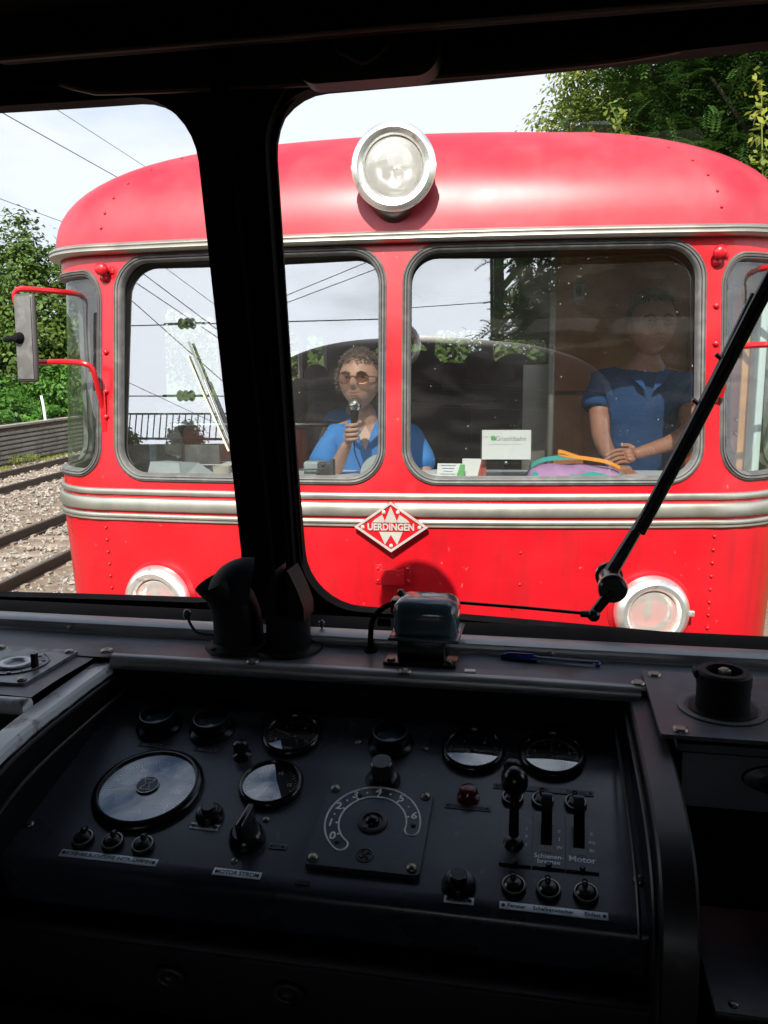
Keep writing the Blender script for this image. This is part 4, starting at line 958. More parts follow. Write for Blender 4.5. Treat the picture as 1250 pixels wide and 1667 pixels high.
def ring_marks(g, A, r0, r1, a0, a1, n, w=.0007, h=.0003, maj=5, k=1.):
    for i in range(n+1):
        a = a0+(a1-a0)*i/n; rr = r0-(r1-r0)*(.8 if i % maj == 0 else 0); c = (rr+r1)/2
        g.box((0, c, 0), (w*(1.6 if i % maj == 0 else 1), r1-rr, h), A @ RZ(a) @ T(0, 0, .0003))
def gauge(u, s, r, face, label, nums, a0, a1, ndl, hubs=True, unit='', marks=30, needlecol='yellow', size=.009):
    A = at(u, s)
    g = OG().lathe([(r*1.13, 0), (r*1.14, .004), (r*1.12, .0075), (r*1.04, .0105), (r*.99, .0105), (r*.965, .007), (r*.955, .003)], A, 64)
    for k in range(3): pass
    b = opart('gauge', g, M['bak'], label, angle=50)
    g = OG().lathe([(r*.965, .0012), (0, .0012)], A, 48); d = opart('dial', g, M[face], parent=b)
    g = OG(); ring_marks(g, A @ T(0, 0, .0014), r*.80, r*.88, a0, a1, marks)
    for i, t in enumerate(nums):
        a = a0+(a1-a0)*i/(len(nums)-1); g.text(t, size, A @ T(-sin(a)*r*.62, cos(a)*r*.62, .0016), .0002, bold=.02)
    if unit: g.text(unit, size*.75, A @ T(0, -r*.62, .0016), .0002)
    opart('dial_marks', g, M['whiteink'], parent=b, smooth=False)
    N_ = A @ RZ(ndl)
    g = OG().prism([(-r*.055, -r*.15), (r*.055, -r*.15), (r*.02, r*.72), (-r*.02, r*.72)], .0030, .0036, N_); opart('needle', g, M[needlecol], parent=b, smooth=False)
    g = OG().lathe([(r*.13, .0015), (r*.13, .005), (r*.10, .006), (0, .006)], A, 24); opart('hub', g, M['bak'], parent=b)
    g = OG().lathe([(r*.985, .0072), (r*.5, .0078), (0, .0079)], A, 40); opart('glass', g, M['glassdial'], parent=b)
    return b, A
# speedometer
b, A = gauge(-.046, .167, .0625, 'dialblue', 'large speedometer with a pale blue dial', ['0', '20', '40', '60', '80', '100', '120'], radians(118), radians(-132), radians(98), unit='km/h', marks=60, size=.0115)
g = OG().lathe([(.0150, .0075), (.0150, .0105), (0, .0105)], A, 36); hub = opart('hub_badge', g, M['bak'], parent=b)
g = OG().lathe([(.0150, .0107), (.0136, .0107)], A, 36)
for s in (1, -1):
    Pp = [(-.0070, s*.0092), (.0070, s*.0092), (.0020, 0), (-.0020, 0)]
    for i in range(4): 
        p, q = Pp[i], Pp[(i+1) % 4]; g.tube([A @ Vector((p[0], p[1], .0108)), A @ Vector((q[0], q[1], .0108))], .0006, 4)
opart('hub_emblem', g, M['whiteink'], parent=b, smooth=False)
g = OG().lathe([(.030, .0022), (.0275, .0022)], A, 40, radians(20), radians(140)); opart('red_arc', g, M['reddial'], parent=b, smooth=False)
gauge(.111, .045, .037, 'dial', 'small round gauge above the half-lit gauge', ['0', '4', '8', '12'], radians(110), radians(-110), radians(70), unit='kg/cm', marks=24, size=.007)
gauge(.111, .140, .037, 'dial', 'half-lit round gauge left of the centre plate', ['0', '5', '10', '15', '20'], radians(120), radians(-150), radians(150), unit='Atm', marks=30, size=.007)
gauge(.361, .047, .037, 'dial', 'round gauge with red and white needles', ['0', '4', '8', '12'], radians(110), radians(-110), radians(125), unit='bar', marks=24, needlecol='whiteink', size=.007)
gauge(.463, .044, .038, 'dial', 'round gauge at the right end with an upright yellow needle', ['0', '2', '4', '6', '8', '10'], radians(120), radians(-120), radians(2), marks=50, size=.007)
# hooded lamps
def cup(u, s, r, label):
    A = at(u, s)
    g = OG().lathe([(r*1.32, 0), (r*1.32, .004), (r*1.18, .006), (r*1.05, .007), (r*1.02, .022), (r*1.0, .024), (r*.92, .024), (r*.90, .020), (r*.88, .006)], A @ RX(radians(-3)), 44)
    c = opart('hooded_lamp', g, M['bak'], label); g = OG().lathe([(r*.9, .010), (r*.5, .0125), (0, .013)], A, 32); opart('lamp_lens', g, M['hammer'], parent=c)
cup(-.087, .045, .0245, 'leftmost hooded indicator lamp'); cup(-.006, .045, .0245, 'hooded indicator lamp above the speedometer'); cup(.250, .046, .0235, 'hooded indicator lamp above the centre plate')
def knob(u, s, r, h, label, mat='bak', name='knob'):
    g = OG().lathe([(r*1.25, 0), (r*1.2, .003), (r*.55, .006), (r*.5, h*.35), (r*.95, h*.5), (r, h*.75), (r*.85, h*.92), (r*.5, h), (0, h)], at(u, s), 28); opart(name, g, M[mat], label)
knob(.054, .090, .0105, .024, 'small black ball knob'); knob(.414, .086, .0115, .026, 'small black ball knob')
knob(.362, .130, .0115, .016, 'dark red warning lamp', 'redlens', 'warning_lamp')
def pushb(u, s, R_, r, h, label):
    g = OG().lathe([(R_, 0), (R_, .004), (R_*.82, .010), (R_*.62, .011), (r, .011), (r*.97, h*.95), (r*.85, h), (0, h)], at(u, s), 36); opart('push_button', g, M['bak'], label)
pushb(.252, .115, .0225, .0145, .034, 'tall push button above the centre plate'); pushb(.051, .200, .0175, .009, .018, 'push button beside the speedometer'); pushb(.364, .262, .019, .0095, .018, 'push button at the bottom of the panel')
# rotary switch with a finger grip
A = at(.110, .230)
g = OG().lathe([(.022, 0), (.022, .003), (.020, .012), (.016, .016), (0, .016)], A, 36); rs = opart('rotary_switch', g, M['bak'])
g = OG().box((0, .003, .026), (.010, .040, .026), A @ RZ(radians(-6)), .0045); opart('grip', g, M['bak'], parent=rs)
# centre plate with numbered arc
A0 = at(.254, .197)
g = OG().prism(rrect(-.066, .066, -.064, .064, .005, 4), 0, .0075, A0); cp = opart('controller_plate', g, M['panel'], smooth=False)
g = OG()
A = A0 @ T(0, .006, .0078)
a0, a1 = radians(142), radians(-98); ro, ri = .0570, .0405
def arcline(r, c=(0, 0), b0=a0, b1=a1, n=60, w=.0006):
    g.tube([A @ Vector((c[0]-sin(a)*r, c[1]+cos(a)*r, 0)) for a in np.linspace(b0, b1, n)], w, 5)
arcline(ro, w=.0012); arcline(ri, w=.0012)
rm, rc = (ro+ri)/2, (ro-ri)/2
for a, s in ((a0, 1), (a1, -1)):
    c = (-sin(a)*rm, cos(a)*rm); out = Vector((-sin(a), cos(a), 0)); tan = Vector((-cos(a), -sin(a), 0))*s
    g.tube([A @ (Vector((c[0], c[1], 0))+out*rc*cos(t)+tan*rc*sin(t)) for t in np.linspace(0, pi, 14)], .0012, 5)
angs = [radians(x) for x in (122, 98, 66, 36, 2, -34, -72)]
for i, a in enumerate(angs):
    g.text(str(i), .0155, A @ T(-sin(a)*rm*1.03, cos(a)*rm*1.03, .0001), .0002, bold=.025)
    g.box((0, ri+.0018, 0), (.0022, .0042, .0006), A @ RZ(a))
for a in (82, 51, 19, -16, -53):
    a = radians(a); g.lathe([(0, .0004), (.0013, .0004), (.0013, 0)], A @ T(-sin(a)*rm, cos(a)*rm, 0), 10)
opart('arc_scale', g, M['whiteink'], parent=cp)
g = OG()
for a in (134, 30, -88): a = radians(a); g.lathe([(.0032, 0), (.003, .0016), (0, .002)], A @ T(-sin(a)*rm, cos(a)*rm, 0), 14)
g.lathe([(.0185, 0), (.018, .002), (.0145, .003), (.0125, .0028), (.0120, .0005), (0, .0005)], A, 40); opart('key_socket', g, M['darkrim'], parent=cp)
g = OG().ball((0, 0, .003), (.0085, .0085, .005), 20, A).box((-.006, -.010, .002), (.006, .006, .003), A); opart('spindle', g, M['bak'], parent=cp)
g = OG().lathe([(.0105, 0), (.0103, .001), (.0088, .0012), (.0086, .0006)], A0 @ T(.001, -.044, .0075), 28)
for k in range(4): g.tube([A0 @ T(.001, -.044, .0082) @ RZ(k*pi/2) @ Vector(p) for p in ((0, .001, 0), (.0035, .0045, 0), (.006, .002, 0))], .0008, 5)
opart('maker_emblem', g, M['darkrim'], parent=cp)
g = OG()
for x, y in ((-.057, .055), (.057, .055), (-.057, -.055), (.057, -.055)): screw(g, A0 @ T(x, y, .0075), .0062); g.box((0, 0, .0042), (.0105, .0012, .0008), A0 @ T(x, y, .0075) @ RZ(.6+x*30))
opart('plate_screws', g, M['brass'], parent=cp)
# toggles
def toggle(u, s, label):
    A = at(u, s)
    g = OG().lathe([(.0136, 0), (.0136, .002), (.0126, .0055)], A, 32); t = opart('toggle_switch', g, M['bak'], label)
    g = OG().lathe([(.0126, .0055), (.0124, .0064), (.0112, .0066), (.0108, .0056)], A, 32); opart('ring', g, M['brass'], parent=t)
    g = OG().lathe([(.0109, .0058), (.0080, .0085), (0, .0095)], A, 24); opart('collar', g, M['bak'], parent=t)
    g = OG().box((-.001, .004, .010), (.0062, .010, .010), A @ RX(radians(-20)), .002); opart('toggle_lever', g, M['bak'], parent=t)
for i, u in enumerate((-.089, -.050, -.011)): toggle(u, .256, ('first', 'middle', 'last')[i]+' of the three toggles below the speedometer')
for i, u in enumerate((.423, .460, .499)): toggle(u, .257, ('first', 'middle', 'last')[i]+' of the three toggles below the lever plates')
for i, u in enumerate((.416, .452, .491)): toggle(u, .126, ('first', 'middle', 'last')[i]+' of the three toggles above the lever plates')
# lever plates
for i, (u, txt) in enumerate(((.423, ''), (.460, 'Schienen-\nbremse'), (.4965, 'Motor'))):
    A = at(u, .186); w = .0178
    g = OG().prism([(-w, -.041), (w, -.041), (w, .041), (-w, .041)], 0, .003, A); lp = opart('lever_plate', g, M['panel'], ('lever plate with a ball lever', 'lever plate reading Schienenbremse', 'lever plate reading Motor')[i], smooth=False)
    g = OG().box((-.003, -.0, .0032), (.0125, .040, .0008), A).box((-.003, .0, .003), (.0145, .044, .0004), A); opart('slot', g, M['bak'], parent=lp)
    g = OG()
    if txt:
        for k, t in enumerate(txt.split('\n')): g.text(t, .0085 if i == 1 else .0115, A @ T(0, -.026-.0075*k, .0032), .0001, bold=.015)
    for k, t in enumerate((('1', '0', '1'), ('0', '1', 'W'), ('S', 'Ab', 'Br'))[i]): g.text(t, .007, A @ T(.0115, .012-.012*k, .0032), .0001)
    opart('lettering', g, M['label'], parent=lp, smooth=False)
    g = OG(); screw(g, A @ T(0, -.0375, .003), .0035); opart('plate_screw', g, M['darkrim'], parent=lp)
    if i == 0:
        g = OG().tube([A @ Vector((-.003, -.006, .0)), A @ Vector((-.003, .004, .035)), A @ Vector((-.003, .014, .058))], [.0062, .0058, .0055], 12).lathe([(.012, .0), (.009, .006), (0, .008)], A @ T(-.003, -.012, .003), 20)
        lv = opart('lever', g, M['bak'], parent=lp)
        g = OG().ball((-.003, .018, .068), (.0155, .0155, .0185), 24, A); opart('ball_grip', g, M['bak'], 'black ball grip', parent=lv) if False else opart('ball_grip', g, M['bak'], parent=lp)
    else:
        g = OG()
        P = smooth_path([(0, -.012, .002), (0, .004, .016), (0, .020, .026), (0, .040, .031), (0, .046, .030)], 5); w2 = .0062
        g.add([A @ Vector((x-.003, p.y, p.z+dz)) for p in P for (x, dz) in ((-w2, 0), (w2, 0), (w2, -.004), (-w2, -.004))], [(k*4+a, k*4+(a+1) % 4, (k+1)*4+(a+1) % 4, (k+1)*4+a) for k in range(len(P)-1) for a in range(4)]+[(0, 1, 2, 3), tuple(4*(len(P)-1)+a for a in range(4))])
        opart('lever', g, M['bak'], parent=lp, angle=50)
# engraved label strips
def lab(u0, u1, s, txt, h=.0085, size=.0062, spread=None, bright='label'):
    c = (u0+u1)/2; A = at(c, s) @ RZ(0); w = (u1-u0)/2
    g = OG().box((0, 0, .0006), (2*w, h, .0012), A, .0004); l = opart('label_strip', g, M[bright], 'engraved label strip reading '+' '.join(x for x, _ in (spread or [(txt, 0)])))
    g = OG()
    for t, x in (spread or [(txt, 0)]): g.text(t, size*1.12, A @ T(x, 0, .0013), .0001, bold=.02)
    for x in (-w+.004, w-.004): g.lathe([(0, .0022), (.0018, .0018), (.002, .0012)], A @ T(x, 0, 0), 10)
    opart('lettering', g, M['ink'], parent=l, smooth=False)
lab(-.100, -.066, .084, 'Uhr', .0075, .006, bright='ledge'); lab(-.018, .015, .084, 'Uhr', .0075, .006, bright='ledge')
lab(.032, .069, .217, 'ABBLENDEN', .0095, .0062)
lab(-.107, .016, .277, '', .0105, .0056, [('DECKENBELEUCHTUNG', -.025), ('INSTR.-LAMPEN', .033)])
lab(.086, .143, .279, 'MOTOR STROM', .010, .0065); lab(.138, .160, .235, 'EIN', .0085, .006, bright='ledge')
lab(.335, .391, .146, 'Wendegetriebe', .0085, .0068, bright='ledge')
lab(.391, .513, .106, '', .0085, .0058, [('Signallicht', -.042), ('Licht', 0), ('Fernlicht', .040)], bright='ledge')
lab(.350, .382, .281, 'SUMMER', .0090, .006); lab(.409, .521, .281, '', .0095, .0056, [('Fenster', -.038), ('Scheibenwischer', 0), ('Einlass', .040)])
g = OG(); screw(g, at(.205, .046), .005); screw(g, at(.297, .048), .004); screw(g, at(.556, .229), .0068); screw(g, at(.122, .196), .0045); screw(g, at(.105, .262), .004)
screw(g, at(-.17, .24), .005); g.box((0, 0, .0042), (.011, .0013, .0008), at(.556, .229) @ RZ(.3)); opart('panel_screws', g, M['brass'])
g = OG().box((0, 0, .0005), (.016, .006, .001), at(.192, .281)); opart('key_slot', g, M['bak'])

# left brake plate on the ledge
A = T(-.300, -.325, -.4165) @ RZ(0)
g = OG().prism(rrect(-.075, .060, -.068, .068, .006, 4), -.004, .001, A); bp = opart('brake_plate', g, M['wornplate'] if 'wornplate' in M else M['label'], 'worn metal plate with a curved scale left of the desk')
g = OG().lathe([(.0235, .0012), (.023, .004), (.0155, .0045), (.0135, .001)], A, 36); opart('key_ring', g, M['label'], parent=bp)
g = OG().tube([A @ Vector((cos(a)*.046, sin(a)*.046, .0018)) for a in np.linspace(-2.9, 1.15, 40)], .0011, 5)
g.tube([A @ Vector((cos(a)*.029, sin(a)*.029, .0018)) for a in np.linspace(-2.7, 1.35, 40)], .0011, 5); g.box((.034, -.004, .010), (.008, .008, .020), A, .001)
for a in (-2.2, -1.2, -.3, .5, 1.1): g.lathe([(.003, .0012), (.0028, .0024), (0, .0026)], A @ T(cos(a)*.038, sin(a)*.038, 0), 10)
for i, a in enumerate((-1.7, -.75, .1, .8)): g.text(str(4-i), .008, A @ T(cos(a)*.038, sin(a)*.038, .0014) @ RZ(a+pi/2), .0002)
opart('scale_groove', g, M['bak'], parent=bp)
g = OG()
for x, y in ((.050, .058), (.050, -.058), (-.065, .058), (-.065, -.058)): screw(g, A @ T(x, y, .001), .0065)
opart('plate_screws', g, M['brass'], parent=bp)
# right hand plate with the round controller stem
A = T(.90, -.313, -.414)
g = OG().prism(rrect(-.318, .38, -.103, .103, .004, 3), -.004, .001, A); rp = opart('side_plate', g, M['ledge'], 'grey plate carrying the round valve handle')
A = T(.664, -.330, -.4125)
g = OG().lathe([(.052, .0012), (.048, .0022), (.044, .0016), (.041, -.002), (.041, -.012)], A, 44); opart('collar_ring', g, M['ledge'], parent=rp)
g = OG().lathe([(.040, .0012), (0, .0012)], A, 36); opart('socket', g, M['matblk'], parent=rp)
g = OG().lathe([(.031, -.005), (.031, .030), (.0318, .032), (.0318, .046), (.029, .049), (.021, .049), (.0205, .034), (0, .033)], A, 44); g.box((-.030, .004, .043), (.010, .020, .010), A, .002); opart('valve_handle', g, M['matblk'], parent=rp)
g = OG().box((0, 0, .043), (.011, .011, .014), A @ RZ(.5), .001); g.lathe([(0, .052), (.005, .051), (.005, .048)], A, 12); opart('square_spindle', g, M['brass'], parent=rp)
g = OG()
for (u, v) in ((.597, -.228), (.605, -.402), (.76, -.228)): g.lathe([(.009, 0), (.0085, .003), (.006, .0042), (0, .003)], T(u, v, -.413), 18)
opart('plate_screws', g, M['brass'], parent=rp)
g = OG().add([(.606, -.418, -.432), (1.28, -.418, -.432), (1.28, -.424, -.480), (.606, -.424, -.480), (1.28, -.43, -.49), (.606, -.43, -.49)], [(0, 1, 2, 3), (3, 2, 4, 5)]).box((.94, -.36, -.426), (.68, .118, .008)); opart('side_fascia', g, M['ledge'])
A = T(.705, -.4215, -.455) @ RX(pi/2-.1) @ Matrix.Diagonal((1, .45, 1, 1))
g = OG().lathe([(.036, 0), (.034, .004), (.018, .006), (.016, .001), (0, .001)], A, 36).box((0, 0, .004), (.012, .022, .006), A); opart('key_escutcheon', g, M['darkrim'])
g = OG().box((.685, -.50, -.625), (.13, .17, .008), bev=.002); g.box((.80, -.46, -.60), (.09, .10, .05), bev=.006); sb = opart('lower_side_shelf', g, M['ledge'])
g = OG()
for (u, v) in ((.640, -.572), (.735, -.572)): screw(g, T(u, v, -.621), .005)
opart('shelf_screws', g, M['brass'], parent=sb)
g = OG().box((.95, -.52, -.78), (.66, .18, .30)); opart('side_cabinet', g, M['cabdark'])

# air vents on the ledge in front of the post
def vent(u, v, rz, label):
    A = T(u, v, -.4195) @ RZ(rz)
    g = OG().lathe([(.052, 0), (.050, .004), (.041, .006), (.039, .010)], A, 36)
    for k in range(4): g.lathe([(.0045, 0), (.004, .003), (0, .004)], A @ RZ(k*pi/2+.6) @ T(.046, 0, .004), 10)
    vt = opart('air_vent', g, M['matblk'], label)
    # hooded nozzle: upright pipe that leans over into a flat scoop
    g = OG(); n = 28; rings = []
    for (z, ox, rx, ry) in ((.006, 0, .038, .038), (.040, 0, .038, .038), (.062, -.004, .037, .038), (.078, -.010, .036, .040), (.092, -.020, .034, .042), (.104, -.034, .028, .044)):
        rings.append([(ox+rx*cos(2*pi*i/n), ry*sin(2*pi*i/n), z+.42*(-rx*cos(2*pi*i/n))*(1 if z > .07 else 0)*-1*(z-.07)/.034) for i in range(n)])
    g.add([p for r in rings for p in r], [(j*n+i, j*n+(i+1) % n, (j+1)*n+(i+1) % n, (j+1)*n+i) for j in range(len(rings)-1) for i in range(n)], A)
    opart('pipe', g, M['matblk'], parent=vt)
    g = OG(); m = 18; vs = []
    for j in range(13):
        a = radians(-12+j*9.5)                           # quarter dome that opens to the side
        for i in range(m+1):
            b = radians(-90+180*i/m); vs.append((.016-.058*sin(a)*cos(b)*1.05, .046*sin(b), .078+.060*cos(a)*cos(b)))
    g.add(vs, [(j*(m+1)+i, j*(m+1)+i+1, (j+1)*(m+1)+i+1, (j+1)*(m+1)+i) for j in range(12) for i in range(m)], A)
    opart('hood', g, M['matblk'], parent=vt); return vt
vent(-.012, -.185, radians(20), 'air vent whose hood opens to the left')
A = T(.068, -.185, -.4195)
g = OG().lathe([(.052, 0), (.050, .004), (.034, .006), (.033, .060)], A, 36)
for k in range(4): g.lathe([(.0045, 0), (.004, .003), (0, .004)], A @ RZ(k*pi/2+.6) @ T(.044, 0, .004), 10)
vt = opart('air_vent', g, M['matblk'], 'air vent seen end-on with an upright slit')
for s in (1, -1):
    g = OG(); P = [(s*.009, .052), (s*.009, .128), (s*.013, .122), (s*.024, .098), (s*.033, .072), (s*.033, .052)]
    g.prism(P, -.026, .026, A @ RX(pi/2)); opart('cheek', g, M['matblk'], parent=vt, angle=20)
g = OG().box((0, .022, .085), (.018, .004, .07), A); opart('throat', g, M['redlens'], parent=vt)
# little knob lever beside the vent, ball screw
g = OG().tube(smooth_path([(-.045, -.20, -.400), (-.070, -.205, -.396), (-.083, -.20, -.386), (-.090, -.195, -.376)], 4), .0022, 8).ball((-.092, -.193, -.371), (.0065, .0065, .008), 12).ball((.108, -.14, -.392), .0055, 12).tube([(.108, -.14, -.40), (.108, -.14, -.39)], .002, 6); opart('vent_lever', g, M['hammer'])
# wiper motor box on the ledge with its cable and linkage
A = T(.276, -.190, -.4195)
g = OG().box((0, 0, .002), (.105, .085, .004), A, .001).box((0, .0, .020), (.070, .055, .034), A, .004); wm = opart('wiper_gearbox', g, M['bak'], 'enamelled wiper motor housing on the ledge')
g = OG().box((.005, .004, .062), (.094, .078, .060), A, .019); opart('cover', g, M['hammer'], parent=wm)
g = OG().box((.005, .004, .0375), (.102, .086, .005), A, .002); opart('flange', g, M['hammer'], parent=wm)
g = OG().box((-.042, .025, .070), (.018, .03, .022), A, .003).ball((-.038, .028, .088), .006, 10, A)
for x, y in ((-.042, -.034), (.042, -.034)): screw(g, A @ T(x, y, .004), .006)
opart('terminal', g, M['bak'], parent=wm)
g = OG().tube(smooth_path([(.238, -.165, -.345), (.215, -.170, -.352), (.198, -.175, -.370), (.194, -.177, -.395), (.194, -.178, -.418)], 6), .0042, 8); g.lathe([(.010, 0), (.009, .004), (.005, .006)], T(.194, -.178, -.42), 14).box((.214, -.172, -.375), (.020, .006, .012), bev=.001); opart('cable', g, M['darkrub'], parent=wm)
# window wiper: link, crank, spindle boss, arm and blade
def ow(u, z, o): return Vector((u, lean(u, z)+.045+o, z))
g = OG().tube([(.315, -.050, -.375), (.420, -.046, -.380), (.520, -.040, -.387)], .0028, 8)
g.box((.519, -.040, -.3875), (.028, .009, .010), bev=.002); wl = opart('wiper_linkage', g, M['bak'])
g = OG().tube([(.525, -.038, -.388), (.552, -.030, -.352)], [.0075, .0095], 10).ball((.526, -.040, -.389), .0105, 12); opart('crank', g, M['bak'], parent=wl)
A = T(.554, -.004, -.347) @ RX(pi/2)
g = OG().lathe([(0, .034), (.018, .034), (.022, .030), (.022, .022), (.0185, .020), (.0185, -.05), (.0225, -.052), (.0225, -.062), (0, -.064)], A, 32); wb = opart('wiper', g, M['bak'], 'black wiper across the right windscreen')
g = OG().lathe([(.0228, .028), (.0236, .026), (.0236, .022), (.0228, .020)], A, 32); opart('boss_ring', g, M['brass'], parent=wb)
p0, p1, p2, p3 = ow(.556, -.335, .02), ow(.606, -.235, .024), ow(.690, -.02, .020), ow(.86, .36, .014)
g = OG().tube([p0, p1, ow(.64, -.15, .028), p2, ow(.735, .10, .022)], [.012, .0085, .0065, .0055, .005], 8); opart('wiper_arm', g, M['bak'], parent=wb)
g = OG()
for (o, w, h) in ((.012, .0135, .010),):
    P = [ow(.593, -.262, .006), ow(.662, -.10, .006), ow(.735, .08, .006), ow(.815, .27, .006), ow(.875, .41, .006)]
    for (dx, r) in ((-.004, .0055), (.006, .0055)): g.tube([p+Vector((dx, 0, -dx*.45)) for p in P], r, 8)
for t in (.18, .55): 
    q = P[1].lerp(P[2], t); g.tube([q+Vector((-.014, .006, .016)), q+Vector((.006, .010, .0))], .0035, 6)
opart('wiper_blade', g, M['bak'], parent=wb)
# overhead: header, long rounded glass-fronted box, visor, rear latch box
g = OG().box((0, -.265, .585), (2.3, .16, .25)); opart('header', g, M['cabdark'])
P = [(1.25, .60), (-.335, .60), (-.335, .462)]+[(-.290+.045*cos(a), .462+.045*sin(a)*1.0) for a in np.linspace(pi, 1.5*pi, 8)]+[(1.25, .405)]
P = [(x, z-.0*(x)) for x, z in P]
A = T(0, -.255, 0) @ RX(pi/2)
g = OG().prism(P, -.02, 0, A); vb = opart('destination_box', g, M['cabgloss'] if 'cabgloss' in M else M['blk'], 'long dark box above the windscreen')
g = OG().tube([A @ Vector((x, z, 0)) for x, z in P[2:]], .0035, 8); opart('edge_trim', g, M['edgetrim'], parent=vb)  # thin tube that draws the edge highlight as colour
P = smooth_path([(-.340, .475, 0), (-.300, .436, 0), (-.245, .416, 0), (-.185, .409, 0), (.10, .400, 0), (.30, .396, 0), (.46, .397, 0), (.56, .401, 0), (.645, .413, 0), (.705, .440, 0), (.76, .48, 0)], 5)
A = T(0, -.120, 0) @ RX(pi/2)
g = OG().prism([(p.x, p.y) for p in P]+[(.76, .60), (-.34, .60)], -.006, .006, A); sv = opart('sun_visor', g, M['visor'], 'dark sun visor folded up with rounded lower corners')
g = OG().tube([A @ p for p in P], .0042, 8); opart('edge_trim', g, M['edgetrim'], parent=sv)  # painted highlight along the visor's lower edge
A = T(.196, -.155, .428) @ RX(pi/2)
g = OG().prism(rrect(-.097, .100, -.046, .045, .03, 8), -.02, .018, A).prism(rrect(-.092, .095, -.041, .040, .028, 8), .018, .023, A); lb = opart('rear_view_mirror', g, M['visor'], 'small dark rounded mirror under the header', angle=30)
g = OG().tube(smooth_path([A @ Vector(p) for p in ((-.045, .04, .024), (-.038, -.005, .025), (-.022, -.018, .025), (0, -.028, .026), (.022, -.018, .025), (.034, -.005, .025), (.042, .04, .024))], 4), .0022, 6); opart('bracket', g, M['edgetrim'], parent=lb)

# loose things on our ledge
def ownthing(name, label, cat, g, mat, **k):
    o = g.obj(name, mat, None, **k); o.matrix_world = T(*OWN.location) @ RZ(-TH); return tag(o, label, cat)
PN = empty('ballpoint_pen', OWN.location, -TH, 'blue ballpoint pen lying on the grey ledge below the windscreen', 'pen')
a, b = Vector((.388, -.178, -.4155)), Vector((.530, -.190, -.4155)); d = (b-a).normalized()
g = OG().tube([a+d*.050, a+d*.135], .0042, 10); g.obj('barrel', M['clear'], PN)
g = OG().tube([a+d*.052, a+d*.130], .0015, 6); g.obj('ink_tube', M['bluepen'], PN)
g = OG().tube([a, a+d*.004, a+d*.052], [.003, .0048, .0050], 10).box(tuple(a+d*.028+Vector((0, 0, .006))), (.04, .003, .0015), None); g.obj('cap', M['bluepen'], PN)
g = OG().tube([a+d*.134, a+d*.1395, a+d*.141], [.0043, .0043, .003], 10); g.obj('end_plug', M['bluepen'], PN)
g = OG().prism([(0, 0), (.015, .002), (.014, .011), (-.001, .010)], 0, .0012, T(.342, -.245, -.4185)); ownthing('paper_scrap', 'tiny grey scrap of paper on the ledge near the edge', 'scrap', g, M['wornrim'], smooth=False)

# ================================================================== SURROUNDINGS
TW = .044                                            # neighbouring tracks run a little to the left of the two railbuses
RT = -EYE                                            # rail top in eye coordinates
tdir = Vector((-sin(TW), cos(TW), 0)); tnor = Vector((cos(TW), sin(TW), 0))
def tp(o, l, z=0): p = tnor*o+tdir*l; return Vector((p.x, p.y, z))
def hill(o):                                         # ground height over offset from our track
    if o < -12.9: t = min(1, (-12.9-o)/14); return RT+.98+4.9*t*t*(3-2*t)
    if o > 4.5: t = min(1, (o-4.5)/14); return RT-.25+3.2*t*t*(3-2*t)
    return RT-.17
g = G(); R = random.Random(5)
offs = [-400, -120, -60, -40, -32, -28, -24, -20, -17, -15, -13.4, -13.05, -12.95, -12.9001]+list(np.arange(-12.4, 5, .6))+[6, 8, 11, 15, 20, 30, 60, 120, 400]
lens = [-400, -150, -60]+list(np.arange(-36, 60, 1.2))+[80, 140, 400]
vs = []
for l in lens:
    for o in offs:
        z = (hill(o) if o != -12.9001 else RT-.17)+(R.uniform(-.03, .03) if -13 < o < 4.5 else R.uniform(-.12, .12))
        vs.append(tp(o, l, z))
m = len(offs); fs = [(j*m+i, j*m+i+1, (j+1)*m+i+1, (j+1)*m+i) for j in range(len(lens)-1) for i in range(m-1)]
gr = g.add(vs, fs).obj('ground', M['gravel'], None, angle=80); tag(gr, kind='structure')
gr.data.materials.append(M['grass'])
for k, p in enumerate(gr.data.polygons):
    o = offs[k % (m-1)]
    if o < -12.95 or o > 4.2: p.material_index = 1
# tracks
def rail_track(o0, l0, l1, label, td=None, parentless=False):
    t = empty('railway_track', (0, 0, 0), 0, label, 'railway track', 'tracks of the line')
    prof = [(-.065, 0), (-.065, .012), (-.012, .03), (-.010, .115), (-.034, .125), (-.036, .152), (-.030, .160), (.030, .160), (.036, .152), (.034, .125), (.010, .115), (.012, .03), (.065, .012), (.065, 0)]
    for s in (-1, 1):
        c = o0+s*.75; g = G(); n = len(prof)
        g.add([tp(c+x, l, RT-.160+z) for l in (l0, l1) for x, z in prof], [(i, (i+1) % n, n+(i+1) % n, n+i) for i in range(n)]); r = g.obj('rail', M['rail'], t, angle=40)
        g = G().add([tp(c+x, l, RT+.002) for l in (l0, l1) for x in (-.028, .028)], [(0, 1, 3, 2)]); g.obj('rail_head', M['railtop'], r)
    k = 0; l = l0+.3
    while l < l1 and k < 98:
        g = G().box((0, 0, 0), (2.5, .25, .16), T(*tp(o0, l, RT-.165-.075)) @ RZ(TW), .02)
        for s in (-.75, .75): 
            for q in (-.10, .10): g.box((s+q, 0, .09), (.06, .12, .05), T(*tp(o0, l, RT-.165-.075)) @ RZ(TW))
        g.obj('sleeper', M['sleeper'], t); l += .62; k += 1
    return t
rail_track(-6.22, -8, 50, 'neighbouring track with rusty rails just left of the red railbus')
rail_track(-10.72, -8, 50, 'farther track along the foot of the retaining wall')
rail_track(-.32, -12, 12, 'track under both railbuses')
